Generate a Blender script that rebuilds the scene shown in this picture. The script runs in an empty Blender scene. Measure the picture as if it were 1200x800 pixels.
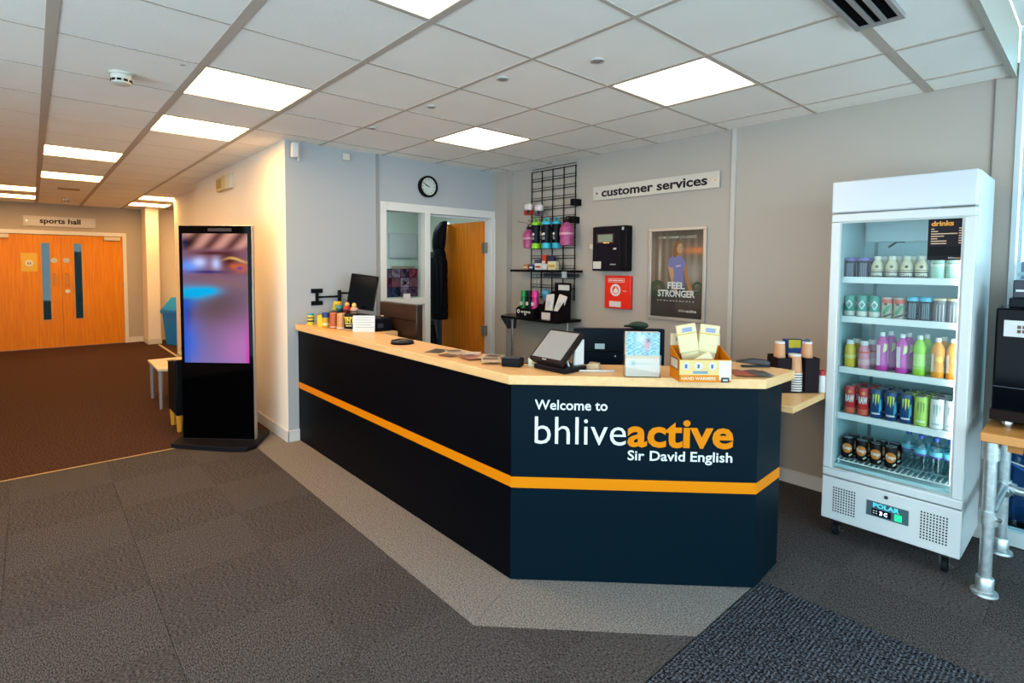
import bpy, math, random
from mathutils import Matrix, Vector

random.seed(7)
S = bpy.context.scene
COL = S.collection
PI = math.pi

# ------------------------------------------------------------------ camera
RIGHT = Vector((0.65964806, 0.75154979, 0.00611171))
UP = Vector((-0.0411716, 0.02801495, 0.99875926))
FWD = Vector((-0.75044609, 0.65908124, -0.04942251))
CAMPOS = Vector((0, 0, 1.51))
FPX, CXP, CYP = 625.9, 587.08, 341.8
cd = bpy.data.cameras.new('camera')
cam = bpy.data.objects.new('camera', cd)
COL.objects.link(cam)
cam.matrix_world = Matrix(((RIGHT.x, UP.x, -FWD.x, CAMPOS.x), (RIGHT.y, UP.y, -FWD.y, CAMPOS.y),
                           (RIGHT.z, UP.z, -FWD.z, CAMPOS.z), (0, 0, 0, 1)))
cd.sensor_width = 36
cd.lens = FPX / 1200 * 36
cd.shift_x = (600 - CXP) / 1200
cd.shift_y = (CYP - 400) / 1200
cd.clip_start = 0.02
S.camera = cam

# ------------------------------------------------------------------ world, exposure
wd = bpy.data.worlds.new('sky')
S.world = wd
wd.use_nodes = True
bg = wd.node_tree.nodes['Background']
bg.inputs['Color'].default_value = (0.64, 0.87, 1.0, 1)
bg.inputs['Strength'].default_value = 2.4
S.view_settings.view_transform = 'Standard'
S.view_settings.look = 'None'
S.view_settings.gamma = 1
S.view_settings.exposure = 1.36
S.cycles.use_denoising = True
S.cycles.transparent_max_bounces = 32
S.cycles.max_bounces = 12
S.cycles.diffuse_bounces = 6
S.cycles.sample_clamp_indirect = 6

LAMP_LOBBY = ((1.0, 0.74, 0.50), 3.8)
LAMP_CORRIDOR = ((1.0, 0.55, 0.18), 11.5)
OFFICE_FILL = ((0.85, 1.0, 0.95), 5.0)


# ------------------------------------------------------------------ materials
def lin(h):
    if not isinstance(h, str):
        return tuple(h) + (1,)
    c = [int(h[i:i + 2], 16) / 255 for i in (0, 2, 4)]
    return tuple(x / 12.92 if x <= .04045 else ((x + .055) / 1.055) ** 2.4 for x in c) + (1,)


MATS = {}


def mat(name, col='808080', rough=.5, metal=0, emit=None, strength=0, spec=.5, noise=None, bump=None, trans=0, alpha=1,
        stretch=None, attr=None, coat=0):
    """noise=(scale, second colour, contrast); bump=(scale, strength); stretch=(x,y,z) scaling of the world position"""
    if name in MATS:
        return MATS[name]
    m = bpy.data.materials.new(name)
    MATS[name] = m
    m.use_nodes = True
    nt = m.node_tree
    b = nt.nodes['Principled BSDF']
    I = b.inputs
    I['Base Color'].default_value = lin(col)
    if max(lin(col)[:3]) < .02:
        spec = min(spec, .06)
    I['Roughness'].default_value = rough
    I['Metallic'].default_value = metal
    I['Specular IOR Level'].default_value = spec
    I['Transmission Weight'].default_value = trans
    I['Alpha'].default_value = alpha
    I['Coat Weight'].default_value = coat
    if emit:
        I['Emission Color'].default_value = lin(emit)
        I['Emission Strength'].default_value = strength
    if attr:
        a = nt.nodes.new('ShaderNodeAttribute')
        a.attribute_name = attr
        if not strength:
            nt.links.new(a.outputs['Color'], I['Base Color'])
        if strength:
            nt.links.new(a.outputs['Color'], I['Emission Color'])
            I['Emission Strength'].default_value = strength
    if noise or bump:
        g = nt.nodes.new('ShaderNodeNewGeometry')
        mp = nt.nodes.new('ShaderNodeMapping')
        mp.inputs['Scale'].default_value = stretch or (1, 1, 1)
        nt.links.new(g.outputs['Position'], mp.inputs['Vector'])
    if noise:
        n = nt.nodes.new('ShaderNodeTexNoise')
        n.inputs['Scale'].default_value = noise[0]
        n.inputs['Detail'].default_value = 3
        r = nt.nodes.new('ShaderNodeValToRGB')
        k = noise[2] if len(noise) > 2 else .2
        r.color_ramp.elements[0].position = .5 - k
        r.color_ramp.elements[1].position = .5 + k
        r.color_ramp.elements[0].color = lin(col)
        r.color_ramp.elements[1].color = lin(noise[1])
        nt.links.new(mp.outputs['Vector'], n.inputs['Vector'])
        nt.links.new(n.outputs['Fac'], r.inputs['Fac'])
        nt.links.new(r.outputs['Color'], I['Base Color'])
    if bump:
        n2 = nt.nodes.new('ShaderNodeTexNoise')
        n2.inputs['Scale'].default_value = bump[0]
        bn = nt.nodes.new('ShaderNodeBump')
        bn.inputs['Strength'].default_value = bump[1]
        bn.inputs['Distance'].default_value = .01
        nt.links.new(mp.outputs['Vector'], n2.inputs['Vector'])
        nt.links.new(n2.outputs['Fac'], bn.inputs['Height'])
        nt.links.new(bn.outputs['Normal'], I['Normal'])
    return m


def glass_mat(name, tint='fafdfd', refl=.1, rough=.02):
    """thin clear pane: mostly see-through with a Fresnel reflection"""
    if name in MATS:
        return MATS[name]
    m = bpy.data.materials.new(name)
    MATS[name] = m
    m.use_nodes = True
    nt = m.node_tree
    out = nt.nodes['Material Output']
    nt.nodes.remove(nt.nodes['Principled BSDF'])
    t = nt.nodes.new('ShaderNodeBsdfTransparent')
    t.inputs['Color'].default_value = lin(tint)
    gl = nt.nodes.new('ShaderNodeBsdfGlossy')
    gl.inputs['Roughness'].default_value = rough
    lw = nt.nodes.new('ShaderNodeLayerWeight')
    lw.inputs['Blend'].default_value = .5
    pw = nt.nodes.new('ShaderNodeMath')
    pw.operation = 'POWER'
    pw.inputs[1].default_value = 5
    nt.links.new(lw.outputs['Facing'], pw.inputs[0])
    fr = nt.nodes.new('ShaderNodeMath')
    fr.operation = 'MULTIPLY_ADD'
    fr.inputs[1].default_value = .6
    fr.inputs[2].default_value = .012 + .05 * refl
    nt.links.new(pw.outputs[0], fr.inputs[0])
    mx = nt.nodes.new('ShaderNodeMixShader')
    nt.links.new(fr.outputs[0], mx.inputs['Fac'])
    nt.links.new(t.outputs[0], mx.inputs[1])
    nt.links.new(gl.outputs[0], mx.inputs[2])
    nt.links.new(mx.outputs[0], out.inputs['Surface'])
    return m


def wood_mat(name, c1, c2, scale=6, axis='z', rough=.4):
    """veneer: noise drawn out along the grain"""
    st = {'z': (9, 9, .35), 'x': (.5, 9, 9), 'y': (9, .5, 9)}[axis]
    return mat(name, c1, rough, spec=.15, noise=(scale, c2, .22), stretch=st)


def mat_rib(name, c1, c2):
    """entrance matting: rows of ribs with pale flecks"""
    if name in MATS:
        return MATS[name]
    m = mat(name, c1, .95, noise=(110, c2, .09), spec=.1)
    nt = m.node_tree
    g = nt.nodes.new('ShaderNodeNewGeometry')
    w = nt.nodes.new('ShaderNodeTexWave')
    w.inputs['Scale'].default_value = 20
    w.inputs['Distortion'].default_value = 2.5
    w.inputs['Detail'].default_value = 2
    w.bands_direction = 'X'
    nt.links.new(g.outputs['Position'], w.inputs['Vector'])
    ramp = [n for n in nt.nodes if n.type == 'VALTORGB'][0]
    mx = nt.nodes.new('ShaderNodeMix')
    mx.data_type = 'RGBA'
    mx.inputs['A'].default_value = lin(c1)
    sc_ = nt.nodes.new('ShaderNodeMapRange')
    sc_.inputs['To Min'].default_value = .35
    sc_.inputs['To Max'].default_value = .8
    nt.links.new(w.outputs['Fac'], sc_.inputs['Value'])
    nt.links.new(sc_.outputs['Result'], mx.inputs['Factor'])
    nt.links.new(ramp.outputs['Color'], mx.inputs['B'])
    b = nt.nodes['Principled BSDF']
    nt.links.new(mx.outputs['Result'], b.inputs['Base Color'])
    bn = nt.nodes.new('ShaderNodeBump')
    bn.inputs['Strength'].default_value = .6
    bn.inputs['Distance'].default_value = .006
    nt.links.new(w.outputs['Fac'], bn.inputs['Height'])
    nt.links.new(bn.outputs['Normal'], b.inputs['Normal'])
    return m


def plain(h, rough=.45, **k):
    k.setdefault('spec', .3)
    c = [q / (1 + .62 * q) for q in lin(h)[:3]]      # keep pale paint and print below pure white
    return mat('%s %s' % (h, rough) + ''.join(map(str, k.items())), tuple(c), rough, **k)


# ------------------------------------------------------------------ mesh building
class MB:
    def __init__(s, M=None):
        s.v, s.f, s.mi, s.M, s.cur = [], [], [], M or Matrix(), 0

    def add(s, vs, fs):
        o = len(s.v)
        s.v += [tuple(s.M @ Vector(p)) for p in vs]
        s.f += [tuple(i + o for i in f) for f in fs]
        s.mi += [s.cur] * len(fs)
        return s

    def box(s, x0, x1, y0, y1, z0, z1):
        return s.add([(x0, y0, z0), (x1, y0, z0), (x1, y1, z0), (x0, y1, z0), (x0, y0, z1), (x1, y0, z1), (x1, y1, z1), (x0, y1, z1)],
                     [(0, 3, 2, 1), (4, 5, 6, 7), (0, 1, 5, 4), (1, 2, 6, 5), (2, 3, 7, 6), (3, 0, 4, 7)])

    def prism(s, poly, z0, z1):
        """vertical prism over a counter-clockwise outline in x, y"""
        n = len(poly)
        return s.add([(x, y, z0) for x, y in poly] + [(x, y, z1) for x, y in poly],
                     [tuple(range(n - 1, -1, -1)), tuple(range(n, 2 * n))] + [(i, (i + 1) % n, n + (i + 1) % n, n + i) for i in range(n)])

    def prism_y(s, poly, y0, y1):
        """prism over an outline in x, z, running from y0 (front) to y1"""
        n = len(poly)
        return s.add([(x, y0, z) for x, z in poly] + [(x, y1, z) for x, z in poly],
                     [tuple(range(n)), tuple(range(2 * n - 1, n - 1, -1))] + [(i, n + i, n + (i + 1) % n, (i + 1) % n) for i in range(n)])

    def prism_x(s, poly, x0, x1):
        n = len(poly)
        return s.add([(x0, y, z) for y, z in poly] + [(x1, y, z) for y, z in poly],
                     [tuple(range(n - 1, -1, -1)), tuple(range(n, 2 * n))] + [(i, (i + 1) % n, n + (i + 1) % n, n + i) for i in range(n)])

    def lathe(s, prof, n=16, c=(0, 0), squash=(1, 1)):
        vs, fs = [], []
        for r, z in prof:
            for k in range(n):
                a = 2 * PI * k / n
                vs.append((c[0] + r * squash[0] * math.cos(a), c[1] + r * squash[1] * math.sin(a), z))
        for j in range(len(prof) - 1):
            for k in range(n):
                k2 = (k + 1) % n
                fs.append((j * n + k, j * n + k2, (j + 1) * n + k2, (j + 1) * n + k))
        fs.append(tuple(range(n - 1, -1, -1)))
        fs.append(tuple((len(prof) - 1) * n + k for k in range(n)))
        return s.add(vs, fs)

    def tube(s, pts, r, n=8):
        pts = [Vector(p) for p in pts]
        rs = r if isinstance(r, (list, tuple)) else [r] * len(pts)
        vs, fs = [], []
        prev = None
        for i, p in enumerate(pts):
            d = (pts[min(i + 1, len(pts) - 1)] - pts[max(i - 1, 0)]).normalized()
            if prev is None:
                a = d.orthogonal().normalized()
            else:
                a = (prev - d * prev.dot(d)).normalized()
            prev = a
            b = d.cross(a)
            for k in range(n):
                t = 2 * PI * k / n
                vs.append(tuple(p + (a * math.cos(t) + b * math.sin(t)) * rs[i]))
        for i in range(len(pts) - 1):
            for k in range(n):
                k2 = (k + 1) % n
                fs.append((i * n + k, i * n + k2, (i + 1) * n + k2, (i + 1) * n + k))
        fs.append(tuple(range(n - 1, -1, -1)))
        fs.append(tuple((len(pts) - 1) * n + k for k in range(n)))
        return s.add(vs, fs)

    def loft(s, rings, n=20, wob=None):
        """rings: (cx, cy, z, rx, ry); wob(angle, j) scales the radius"""
        vs, fs = [], []
        for j, (cx, cy, z, rx, ry) in enumerate(rings):
            for k in range(n):
                a = 2 * PI * k / n
                w = wob(a, j) if wob else 1
                vs.append((cx + rx * w * math.cos(a), cy + ry * w * math.sin(a), z))
        for j in range(len(rings) - 1):
            for k in range(n):
                k2 = (k + 1) % n
                fs.append((j * n + k, j * n + k2, (j + 1) * n + k2, (j + 1) * n + k))
        fs.append(tuple(range(n - 1, -1, -1)))
        fs.append(tuple((len(rings) - 1) * n + k for k in range(n)))
        return s.add(vs, fs)

    def ball(s, c, r, n=12, sq=(1, 1, 1)):
        pr = [(max(1e-4, r * math.sin(PI * i / 8)), -r * math.cos(PI * i / 8)) for i in range(9)]
        vs, fs = [], []
        for rr, z in pr:
            for k in range(n):
                a = 2 * PI * k / n
                vs.append((c[0] + rr * sq[0] * math.cos(a), c[1] + rr * sq[1] * math.sin(a), c[2] + z * sq[2]))
        for j in range(8):
            for k in range(n):
                k2 = (k + 1) % n
                fs.append((j * n + k, j * n + k2, (j + 1) * n + k2, (j + 1) * n + k))
        return s.add(vs, fs)

    def disc_y(s, cx, cz, r, y0, y1, n=20):
        return s.prism_y([(cx + r * math.cos(2 * PI * k / n), cz + r * math.sin(2 * PI * k / n)) for k in range(n)], y0, y1)

    def ring_y(s, cx, cz, r0, r1, y0, y1, n=24):
        vs, fs = [], []
        for y in (y0, y1):
            for r in (r0, r1):
                vs += [(cx + r * math.cos(2 * PI * k / n), y, cz + r * math.sin(2 * PI * k / n)) for k in range(n)]
        for k in range(n):
            q = (k + 1) % n
            fs += [(k, n + k, n + q, q), (2 * n + k, 2 * n + q, 3 * n + q, 3 * n + k), (n + k, 3 * n + k, 3 * n + q, n + q), (k, q, 2 * n + q, 2 * n + k)]
        return s.add(vs, fs)

    def frame_y(s, x0, x1, z0, z1, w, y0, y1):
        """rectangular border of width w in the xz plane"""
        s.box(x0, x1, y0, y1, z0, z0 + w)
        s.box(x0, x1, y0, y1, z1 - w, z1)
        s.box(x0, x0 + w, y0, y1, z0 + w, z1 - w)
        return s.box(x1 - w, x1, y0, y1, z0 + w, z1 - w)


def tag(o, label=None, cat=None, group=None, kind=None):
    for k, v in (('label', label), ('category', cat), ('group', group), ('kind', kind)):
        if v:
            o[k] = v
    return o


def mesh_of(name, mb, mats, smooth=True):
    me = bpy.data.meshes.new(name)
    me.from_pydata(mb.v, [], mb.f)
    for m in (mats if isinstance(mats, (list, tuple)) else [mats]):
        me.materials.append(m)
    me.polygons.foreach_set('material_index', mb.mi)
    if smooth:
        me.polygons.foreach_set('use_smooth', [True] * len(me.polygons))
        me.set_sharp_from_angle(angle=math.radians(38))
    me.update()
    return me


def obj(name, mb, mats, parent=None, bevel=0, label=None, smooth=True, kind=None):
    o = bpy.data.objects.new(name, mesh_of(name, mb, mats, smooth))
    COL.objects.link(o)
    if parent:
        o.parent = parent
    if bevel:
        b = o.modifiers.new('bevel', 'BEVEL')
        b.width = bevel
        b.segments = 2
        b.limit_method = 'ANGLE'
        b.harden_normals = False
    return tag(o, label, kind=kind)


def thing(name, label, cat, loc=(0, 0, 0), rotz=0, group=None):
    o = bpy.data.objects.new(name, None)
    COL.objects.link(o)
    o.empty_display_size = .1
    o.location = loc
    o.rotation_euler = (0, 0, rotz)
    return tag(o, label, cat, group)


def struct(name, mb, mats, parent=None, bevel=0):
    o = obj(name, mb, mats, parent, bevel)
    if not parent:
        o['kind'] = 'structure'
    return o


def dup(root, loc, rotz=0, label=None, group=None):
    r = root.copy()
    COL.objects.link(r)
    r.location = loc
    r.rotation_euler = (0, 0, rotz)
    if label:
        r['label'] = label
    if group:
        r['group'] = group
    for ch in KIDS.get(root.name, root.children):
        c = ch.copy()
        COL.objects.link(c)
        c.parent = r
        for g in ch.children:
            d = g.copy()
            COL.objects.link(d)
            d.parent = c
    return r


KIDS = {}


class Kind:
    """first put() moves the original, later ones copy it with its parts"""

    def __init__(s, root):
        s.root, s.used = root, False
        KIDS[root.name] = list(root.children)

    def put(s, loc, label, group=None, rotz=0):
        if not s.used:
            s.used = True
            s.root.location = loc
            s.root.rotation_euler = (0, 0, rotz)
            tag(s.root, label, group=group)
            return s.root
        return dup(s.root, loc, rotz, label, group)


# text: built-in font turned into mesh outlines
_TX = {}


def text_geo(body, bold):
    key = (body, bold)
    if key not in _TX:
        c = bpy.data.curves.new('text', 'FONT')
        c.body = body
        c.resolution_u = 3
        c.offset = bold
        c.extrude = .5
        o = bpy.data.objects.new('text', c)
        COL.objects.link(o)
        me = o.to_mesh()
        vs = [tuple(v.co) for v in me.vertices]
        fs = [tuple(p.vertices) for p in me.polygons]
        o.to_mesh_clear()
        bpy.data.objects.remove(o)
        bpy.data.curves.remove(c)
        x0, x1 = min(v[0] for v in vs), max(v[0] for v in vs)
        _TX[key] = ([(v[0] - x0, v[1], v[2]) for v in vs], fs, x1 - x0)
    return _TX[key]


def text(mb, body, x, z, w=None, cap=.05, y=0, depth=.0015, bold=0, cyl=None, center=False):
    """letters in the xz plane, facing -y; baseline z, cap height cap; cyl=(cx, cy, r) wraps them round a cylinder"""
    vs, fs, wd_ = text_geo(body, bold)
    kz = cap / .69
    kx = w / wd_ if w else kz
    if center:
        x -= wd_ * kx / 2
    out = []
    for a, b, c in vs:
        X, Z, Dp = x + a * kx, z + b * kz, (c + .5) * depth
        if cyl:
            t = (X - cyl[0]) / cyl[2]
            r = cyl[2] + Dp
            out.append((cyl[0] + r * math.sin(t), cyl[1] - r * math.cos(t), Z))
        else:
            out.append((X, y - Dp, Z))
    return mb.add(out, fs)


def print_panel(name, x0, x1, z0, z1, y, nx, nz, fn, material, parent=None, gain=1):
    """flat printed or lit surface facing -y whose colours come from fn(u, v)"""
    vs = [(x0 + (x1 - x0) * i / nx, y, z0 + (z1 - z0) * j / nz) for j in range(nz + 1) for i in range(nx + 1)]
    fs = [(j * (nx + 1) + i, j * (nx + 1) + i + 1, (j + 1) * (nx + 1) + i + 1, (j + 1) * (nx + 1) + i) for j in range(nz) for i in range(nx)]
    mb = MB()
    mb.add(vs, fs)
    o = obj(name, mb, material, parent, smooth=False)
    a = o.data.color_attributes.new('print', 'FLOAT_COLOR', 'POINT')
    vals = []
    for j in range(nz + 1):
        for i in range(nx + 1):
            c = fn(i / nx, j / nz)
            vals += [max(0, c[0]) * gain, max(0, c[1]) * gain, max(0, c[2]) * gain, 1]
    a.data.foreach_set('color', vals)
    return o


def blob(u, v, cu, cv, su, sv):
    return math.exp(-((u - cu) / su) ** 2 - ((v - cv) / sv) ** 2)


def at(px, py, y=None, x=None, z=None):
    """point of the picture at a known plane"""
    d = FWD + RIGHT * ((px - CXP) / FPX) - UP * ((py - CYP) / FPX)
    t = y / d.y if y is not None else (x / d.x if x is not None else (z - CAMPOS.z) / d.z)
    return CAMPOS + d * t


# ------------------------------------------------------------------ palette
WALL = mat('wall paint grey', 'a0988f', .8, spec=.2, bump=(120, .05))
WALLW = mat('wall paint warm white', 'ddd4c8', .8, spec=.2, bump=(120, .05))
WHITE = plain('efece4', .35)
FRAMEW = plain('f1efe8', .3)
BLACK = plain('0c0c0f', .35)
DARK = plain('16161b', .5)
SATIN = plain('08080c', .25)
STEEL = plain('c6c8c8', .25, metal=1)
GALV = mat('galvanised tube', 'aebcbe', .38, metal=.85, noise=(40, 'cfd8d8', .2))
BEECH = mat('beech laminate', 'cda068', .38, noise=(5, 'dbb07a', .25), stretch=(1.2, 9, 9))
BEECHEDGE = mat('beech edging', 'c39660', .45, noise=(5, 'd2a875', .25), stretch=(3, 3, 20))
OAK = wood_mat('orange oak veneer', 'ba6c02', 'ce8408', 7)
TABLEWOOD = mat('oiled table board', 'b87a38', .4, noise=(5, 'cb8f4c', .25), stretch=(1, 9, 9))
NAVY = mat('dark laminate', '020307', .45, spec=.06)
ORANGE = plain('f67a00', .5, spec=.1)
GLASS = glass_mat('clear glass')
ACRYL = glass_mat('clear acrylic', 'fafaf6', .4)

Z_CEIL = 2.535
# ================================================================== SETTING: floor
FX0, FX1, FY0, FY1 = -12.3, 3.2, -3.2, 3.96
floor = struct('floor', MB().box(FX0, FX1, FY0, 5.2, -.06, -.008), mat('floor screed', '4a4542', .9))
CARP = [mat('carpet tile pile across', '1e1b1b', .97, spec=.1, noise=(85, '6c6665', .17), bump=(220, .8), stretch=(1, 2.6, 1)),
        mat('carpet tile pile along', '1d1a1a', .97, spec=.1, noise=(85, '66605f', .17), bump=(220, .8), stretch=(2.6, 1, 1))]
STRIP = mat('pale carpet border', '524d4a', .97, spec=.1, noise=(150, '958f8a', .16), bump=(300, .6))
CORRC = mat('corridor carpet', '241712', .97, spec=.1, noise=(85, '553c33', .16), bump=(220, .6))
MATTING = mat_rib('entrance matting', '050609', '696d78')
TILE = .523


def clip(poly, a, b, c):
    """keep the side a*x + b*y <= c"""
    out = []
    for i in range(len(poly)):
        p, q = poly[i], poly[(i + 1) % len(poly)]
        dp, dq = a * p[0] + b * p[1] - c, a * q[0] + b * q[1] - c
        if dp <= 0:
            out.append(p)
        if dp * dq < 0:
            t = dp / (dp - dq)
            out.append((p[0] + t * (q[0] - p[0]), p[1] + t * (q[1] - p[1])))
    return out


def area(p):
    return sum(p[i][0] * p[(i + 1) % len(p)][1] - p[(i + 1) % len(p)][0] * p[i][1] for i in range(len(p))) / 2


tile_mesh = {}
for i in range(-9, 12):
    for j in range(-7, 8):
        x0, y0 = -2.91 + TILE * (1 - i) - TILE * 2, .38 + TILE * j
        base = [(x0, y0), (x0 + TILE, y0), (x0 + TILE, y0 + TILE), (x0, y0 + TILE)]
        kind = (i + j) % 2
        zones = [
            ((-1, 0, 4.975), (1, 0, -1.055), (0, 1, 1.352), (0, -1, 2.1)),
            ((0, -1, -1.352), (1, 0, -1.055), (-1, 1, 3.055)),
            ((-1, 0, 1.045), (0, -1, -2.605), (0, 1, 3.94), (1, 0, 1.2)),
        ]
        for zn in zones:
            p = base
            for h in zn:
                p = clip(p, *h) if p else p
            if not p or area(p) < 4e-4:
                continue
            k = .5 * TILE
            if area(p) > TILE * TILE - 1e-4:
                if kind not in tile_mesh:
                    tile_mesh[kind] = mesh_of('carpet_tile', MB().prism([(.001, .001), (TILE - .001, .001), (TILE - .001, TILE - .001), (.001, TILE - .001)], -.008, 0), CARP[kind])
                o = bpy.data.objects.new('carpet_tile', tile_mesh[kind])
                COL.objects.link(o)
                o.parent = floor
                o.location = (x0, y0, 0)
            else:
                obj('carpet_tile', MB().prism(p, -.008, 0), CARP[kind], floor)
obj('carpet_border', MB().prism([(-4.975, 1.354), (-1.70, 1.354), (-1.84, 1.70), (-4.975, 1.70)], -.008, .0005), STRIP, floor, label='pale grey carpet border along the desk')
obj('carpet_border', MB().prism([(-1.698, 1.354), (-1.055, 2.0), (-1.055, 2.52), (-1.838, 1.70)], -.008, .0005), STRIP, floor, label='pale grey carpet border along the slanted desk front')
obj('staff_carpet', MB().prism([(-4.54, 1.705), (-1.842, 1.705), (-1.046, 2.54), (-1.046, 3.944), (-4.54, 3.944)], -.008, 0), CARP[1], floor)
obj('entrance_matting', MB().box(-1.05, 3.1, -3.1, 2.60, -.008, .001), MATTING, floor, label='dark ribbed entrance matting')
obj('corridor_carpet', MB().box(-12.3, -4.995, -2.1, 3.0, -.008, 0), CORRC, floor, label='plain brown carpet of the corridor')
obj('carpet_trim', MB().box(-4.992, -4.978, -2.1, 1.6, -.008, .003), plain('b08a52', .4, metal=.3), floor, label='thin brass coloured joint strip')
obj('corridor_carpet', MB().box(-4.99, -4.977, 1.6, 1.61, -.008, 0), CORRC, floor)
obj('carpet_trim', MB().box(-11.6, -9.7, 1.72, 1.76, -.008, .003), plain('c9b48c', .5), floor)

# ------------------------------------------------------------------ ceiling
TILEC = mat('mineral ceiling tile', 'e9e6df', .9, spec=.15, noise=(3, 'eeece6', .3), bump=(160, .12))
BAR = mat('grid bar', 'b3a79c', .6, spec=.2)
CX_, CY_, CP = -1.933, .693, .6
XEDGE = -.392
ceiling = struct('ceiling', MB().box(-12.3, XEDGE, -3.2, 4.75, Z_CEIL + .02, Z_CEIL + .08), plain('c9c5be', .9))
LAMPS = {(0, -1): 'lobby', (3, -1): 'lobby', (3, 2): 'lobby', (0, 2): 'corr', (0, 4): 'corr', (-1, 7): 'corr', (-1, 10): 'corr', (-2, 13): 'corr', (-2, 15): 'corr', (1, 13): 'corr', (1, 15): 'corr',
         (-3, 0): 'lobby', (-3, 4): 'corr'}
ctile = mesh_of('ceiling_tile', MB().box(.004, CP - .004, .004, CP - .004, 0, .018), TILEC)
for i in range(-5, 6):
    for k in range(-3, 18):
        x0, y0 = CX_ - CP * (k + 1), CY_ + CP * i
        if (i, k) in LAMPS:
            continue
        x1, y1 = x0 + CP, y0 + CP
        xa, xb, ya, yb = max(x0, -12.3), min(x1, XEDGE), y0, min(y1, 3.96)
        if x1 <= -4.55 and y1 > 1.9:
            continue
        if xb - xa < .02 or yb - ya < .02:
            continue
        if xb - xa > .599 and yb - ya > .599:
            o = bpy.data.objects.new('ceiling_tile', ctile)
            COL.objects.link(o)
            o.parent = ceiling
            o.location = (x0, y0, Z_CEIL)
        else:
            obj('ceiling_tile', MB().box(xa + .004, xb - .004, ya + .004, yb - .004, Z_CEIL, Z_CEIL + .018), TILEC, ceiling)
for i in range(-5, 7):
    y = CY_ + CP * i
    w = .021 if i in (-1, 0) else (.017 if i == 1 else .011)
    if y < 3.95:
        obj('grid_bar', MB().box(-12.3 if y < 1.55 else (-11.9 if False else -4.54), XEDGE, y - w, y + w, Z_CEIL - .004, Z_CEIL + .012), BAR, ceiling)
for k in range(-2, 5):
    x = CX_ - CP * k
    w = .022 if k == -2 else .009
    obj('grid_bar', MB().box(x - w, x + w, CY_ + CP, 3.955, Z_CEIL - .003, Z_CEIL + .012), BAR, ceiling)
    obj('grid_bar', MB().box(x - .006, x + .006, -2.9, CY_ + CP, Z_CEIL - .002, Z_CEIL + .012), BAR, ceiling)
for k in range(5, 18):
    x = CX_ - CP * k
    obj('grid_bar', MB().box(x - .003, x + .003, -2.0, 1.6, Z_CEIL - .001, Z_CEIL + .012), BAR, ceiling)
# higher ceiling beside the glazing, with the upstand between
struct('trim_1', MB().box(XEDGE, XEDGE + .025, -3.2, 3.96, Z_CEIL - .012, 2.78), plain('b5ac9c', .5))
up = struct('ceiling_high', MB().box(XEDGE + .025, 3.2, -3.2, 3.96, 2.80, 2.86), plain('c9c5be', .9))
for a in range(6):
    for b in range(12):
        xx, yy = XEDGE + .025 + .6 * a, 3.96 - .6 * (b + 1)
        obj('ceiling_tile', MB().box(xx + .006, min(xx + .594, 3.2), yy + .006, yy + .594, 2.782, 2.80), TILEC, up)

# ------------------------------------------------------------------ walls
def wall(name, *boxes, m=WALL):
    mb = MB()
    for b in boxes:
        mb.box(*b)
    return struct(name, mb, m)


wall('wall_back', (-4.66, -.36, 3.96, 4.08, 0, 2.60))
wall('wall_clock', (-4.66, -4.54, 1.6, 2.468, 0, 2.555), (-4.66, -4.54, 2.468, 3.96, 2.10, 2.555), m=mat('wall paint cool grey', '9b9ea0', .8, spec=.2, bump=(120, .05)))
wall('wall_corridor', (-7.76, -4.66, 1.6, 1.72, 0, 2.555), m=WALLW)
wall('wall_corridor_end_cap', (-4.66, -4.541, 1.596, 1.6, 0, 2.555), m=WALLW)
wall('wall_recess', (-9.7, -7.76, 1.72, 1.84, 0, 2.555), m=WALLW)
wall('wall_alcove', (-9.82, -9.7, 1.72, 3.0, 0, 2.555), (-12.3, -9.82, 2.9, 3.0, 0, 2.555), (-12.3, -12.28, 1.86, 2.9, 0, 2.555), m=WALLW)
wall('wall_pier', (-12.3, -11.75, 1.60, 1.80, 0, 2.555), m=WALLW)
wall('wall_end', (-12.42, -12.3, 1.357, 3.0, 0, 2.555), (-12.42, -12.3, -2.1, -.53, 0, 2.555), (-12.42, -12.3, -.53, 1.357, 2.07, 2.555))
wall('wall_opposite', (-12.3, -3.6, -2.1, -1.98, 0, 2.555), m=WALLW)
OFFW = mat('office wall paint', 'c3cfc6', .8)
wall('wall_office', (-7.3, -7.2, 1.72, 4.75, 0, 2.555), (-7.2, -4.66, 4.62, 4.75, 0, 2.555), m=OFFW)
# corner boxing and cover strips
TRIM = mat('cover strip', 'b0aaa3', .7, spec=.2)
struct('trim_2', MB().box(-4.54, -4.33, 3.88, 3.96, 0, 2.535), WALL)
struct('trim_3', MB().box(-1.895, -1.862, 3.945, 3.96, .1, 2.535), TRIM)
struct('trim_4', MB().box(-.456, -.449, 3.953, 3.96, .1, 2.535), plain('6f655e', .6))
struct('trim_5', MB().box(-4.54, -4.528, 2.43, 2.455, .1, 2.535), plain('8f8c88', .5))
SK = plain('e9e5dc', .4)
struct('baseboard_back', MB().box(-4.33, -.37, 3.945, 3.96, 0, .095), SK, bevel=.003)
struct('baseboard_clock', MB().box(-4.54, -4.525, 1.588, 2.46, 0, .10), SK, bevel=.003)
struct('baseboard_corridor', MB().box(-7.76, -4.525, 1.586, 1.6, 0, .10), SK, bevel=.003)
struct('baseboard_recess', MB().box(-9.7, -7.76, 1.706, 1.72, 0, .10), SK)
struct('baseboard_end', MB().box(-12.3, -12.286, 1.36, 1.586, 0, .10), SK)
mb = MB().box(-12.3, -11.735, 1.586, 1.60, 0, .10)
mb.box(-11.75, -11.735, 1.60, 1.81, 0, .10)
struct('baseboard_pier', mb, SK)

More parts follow.
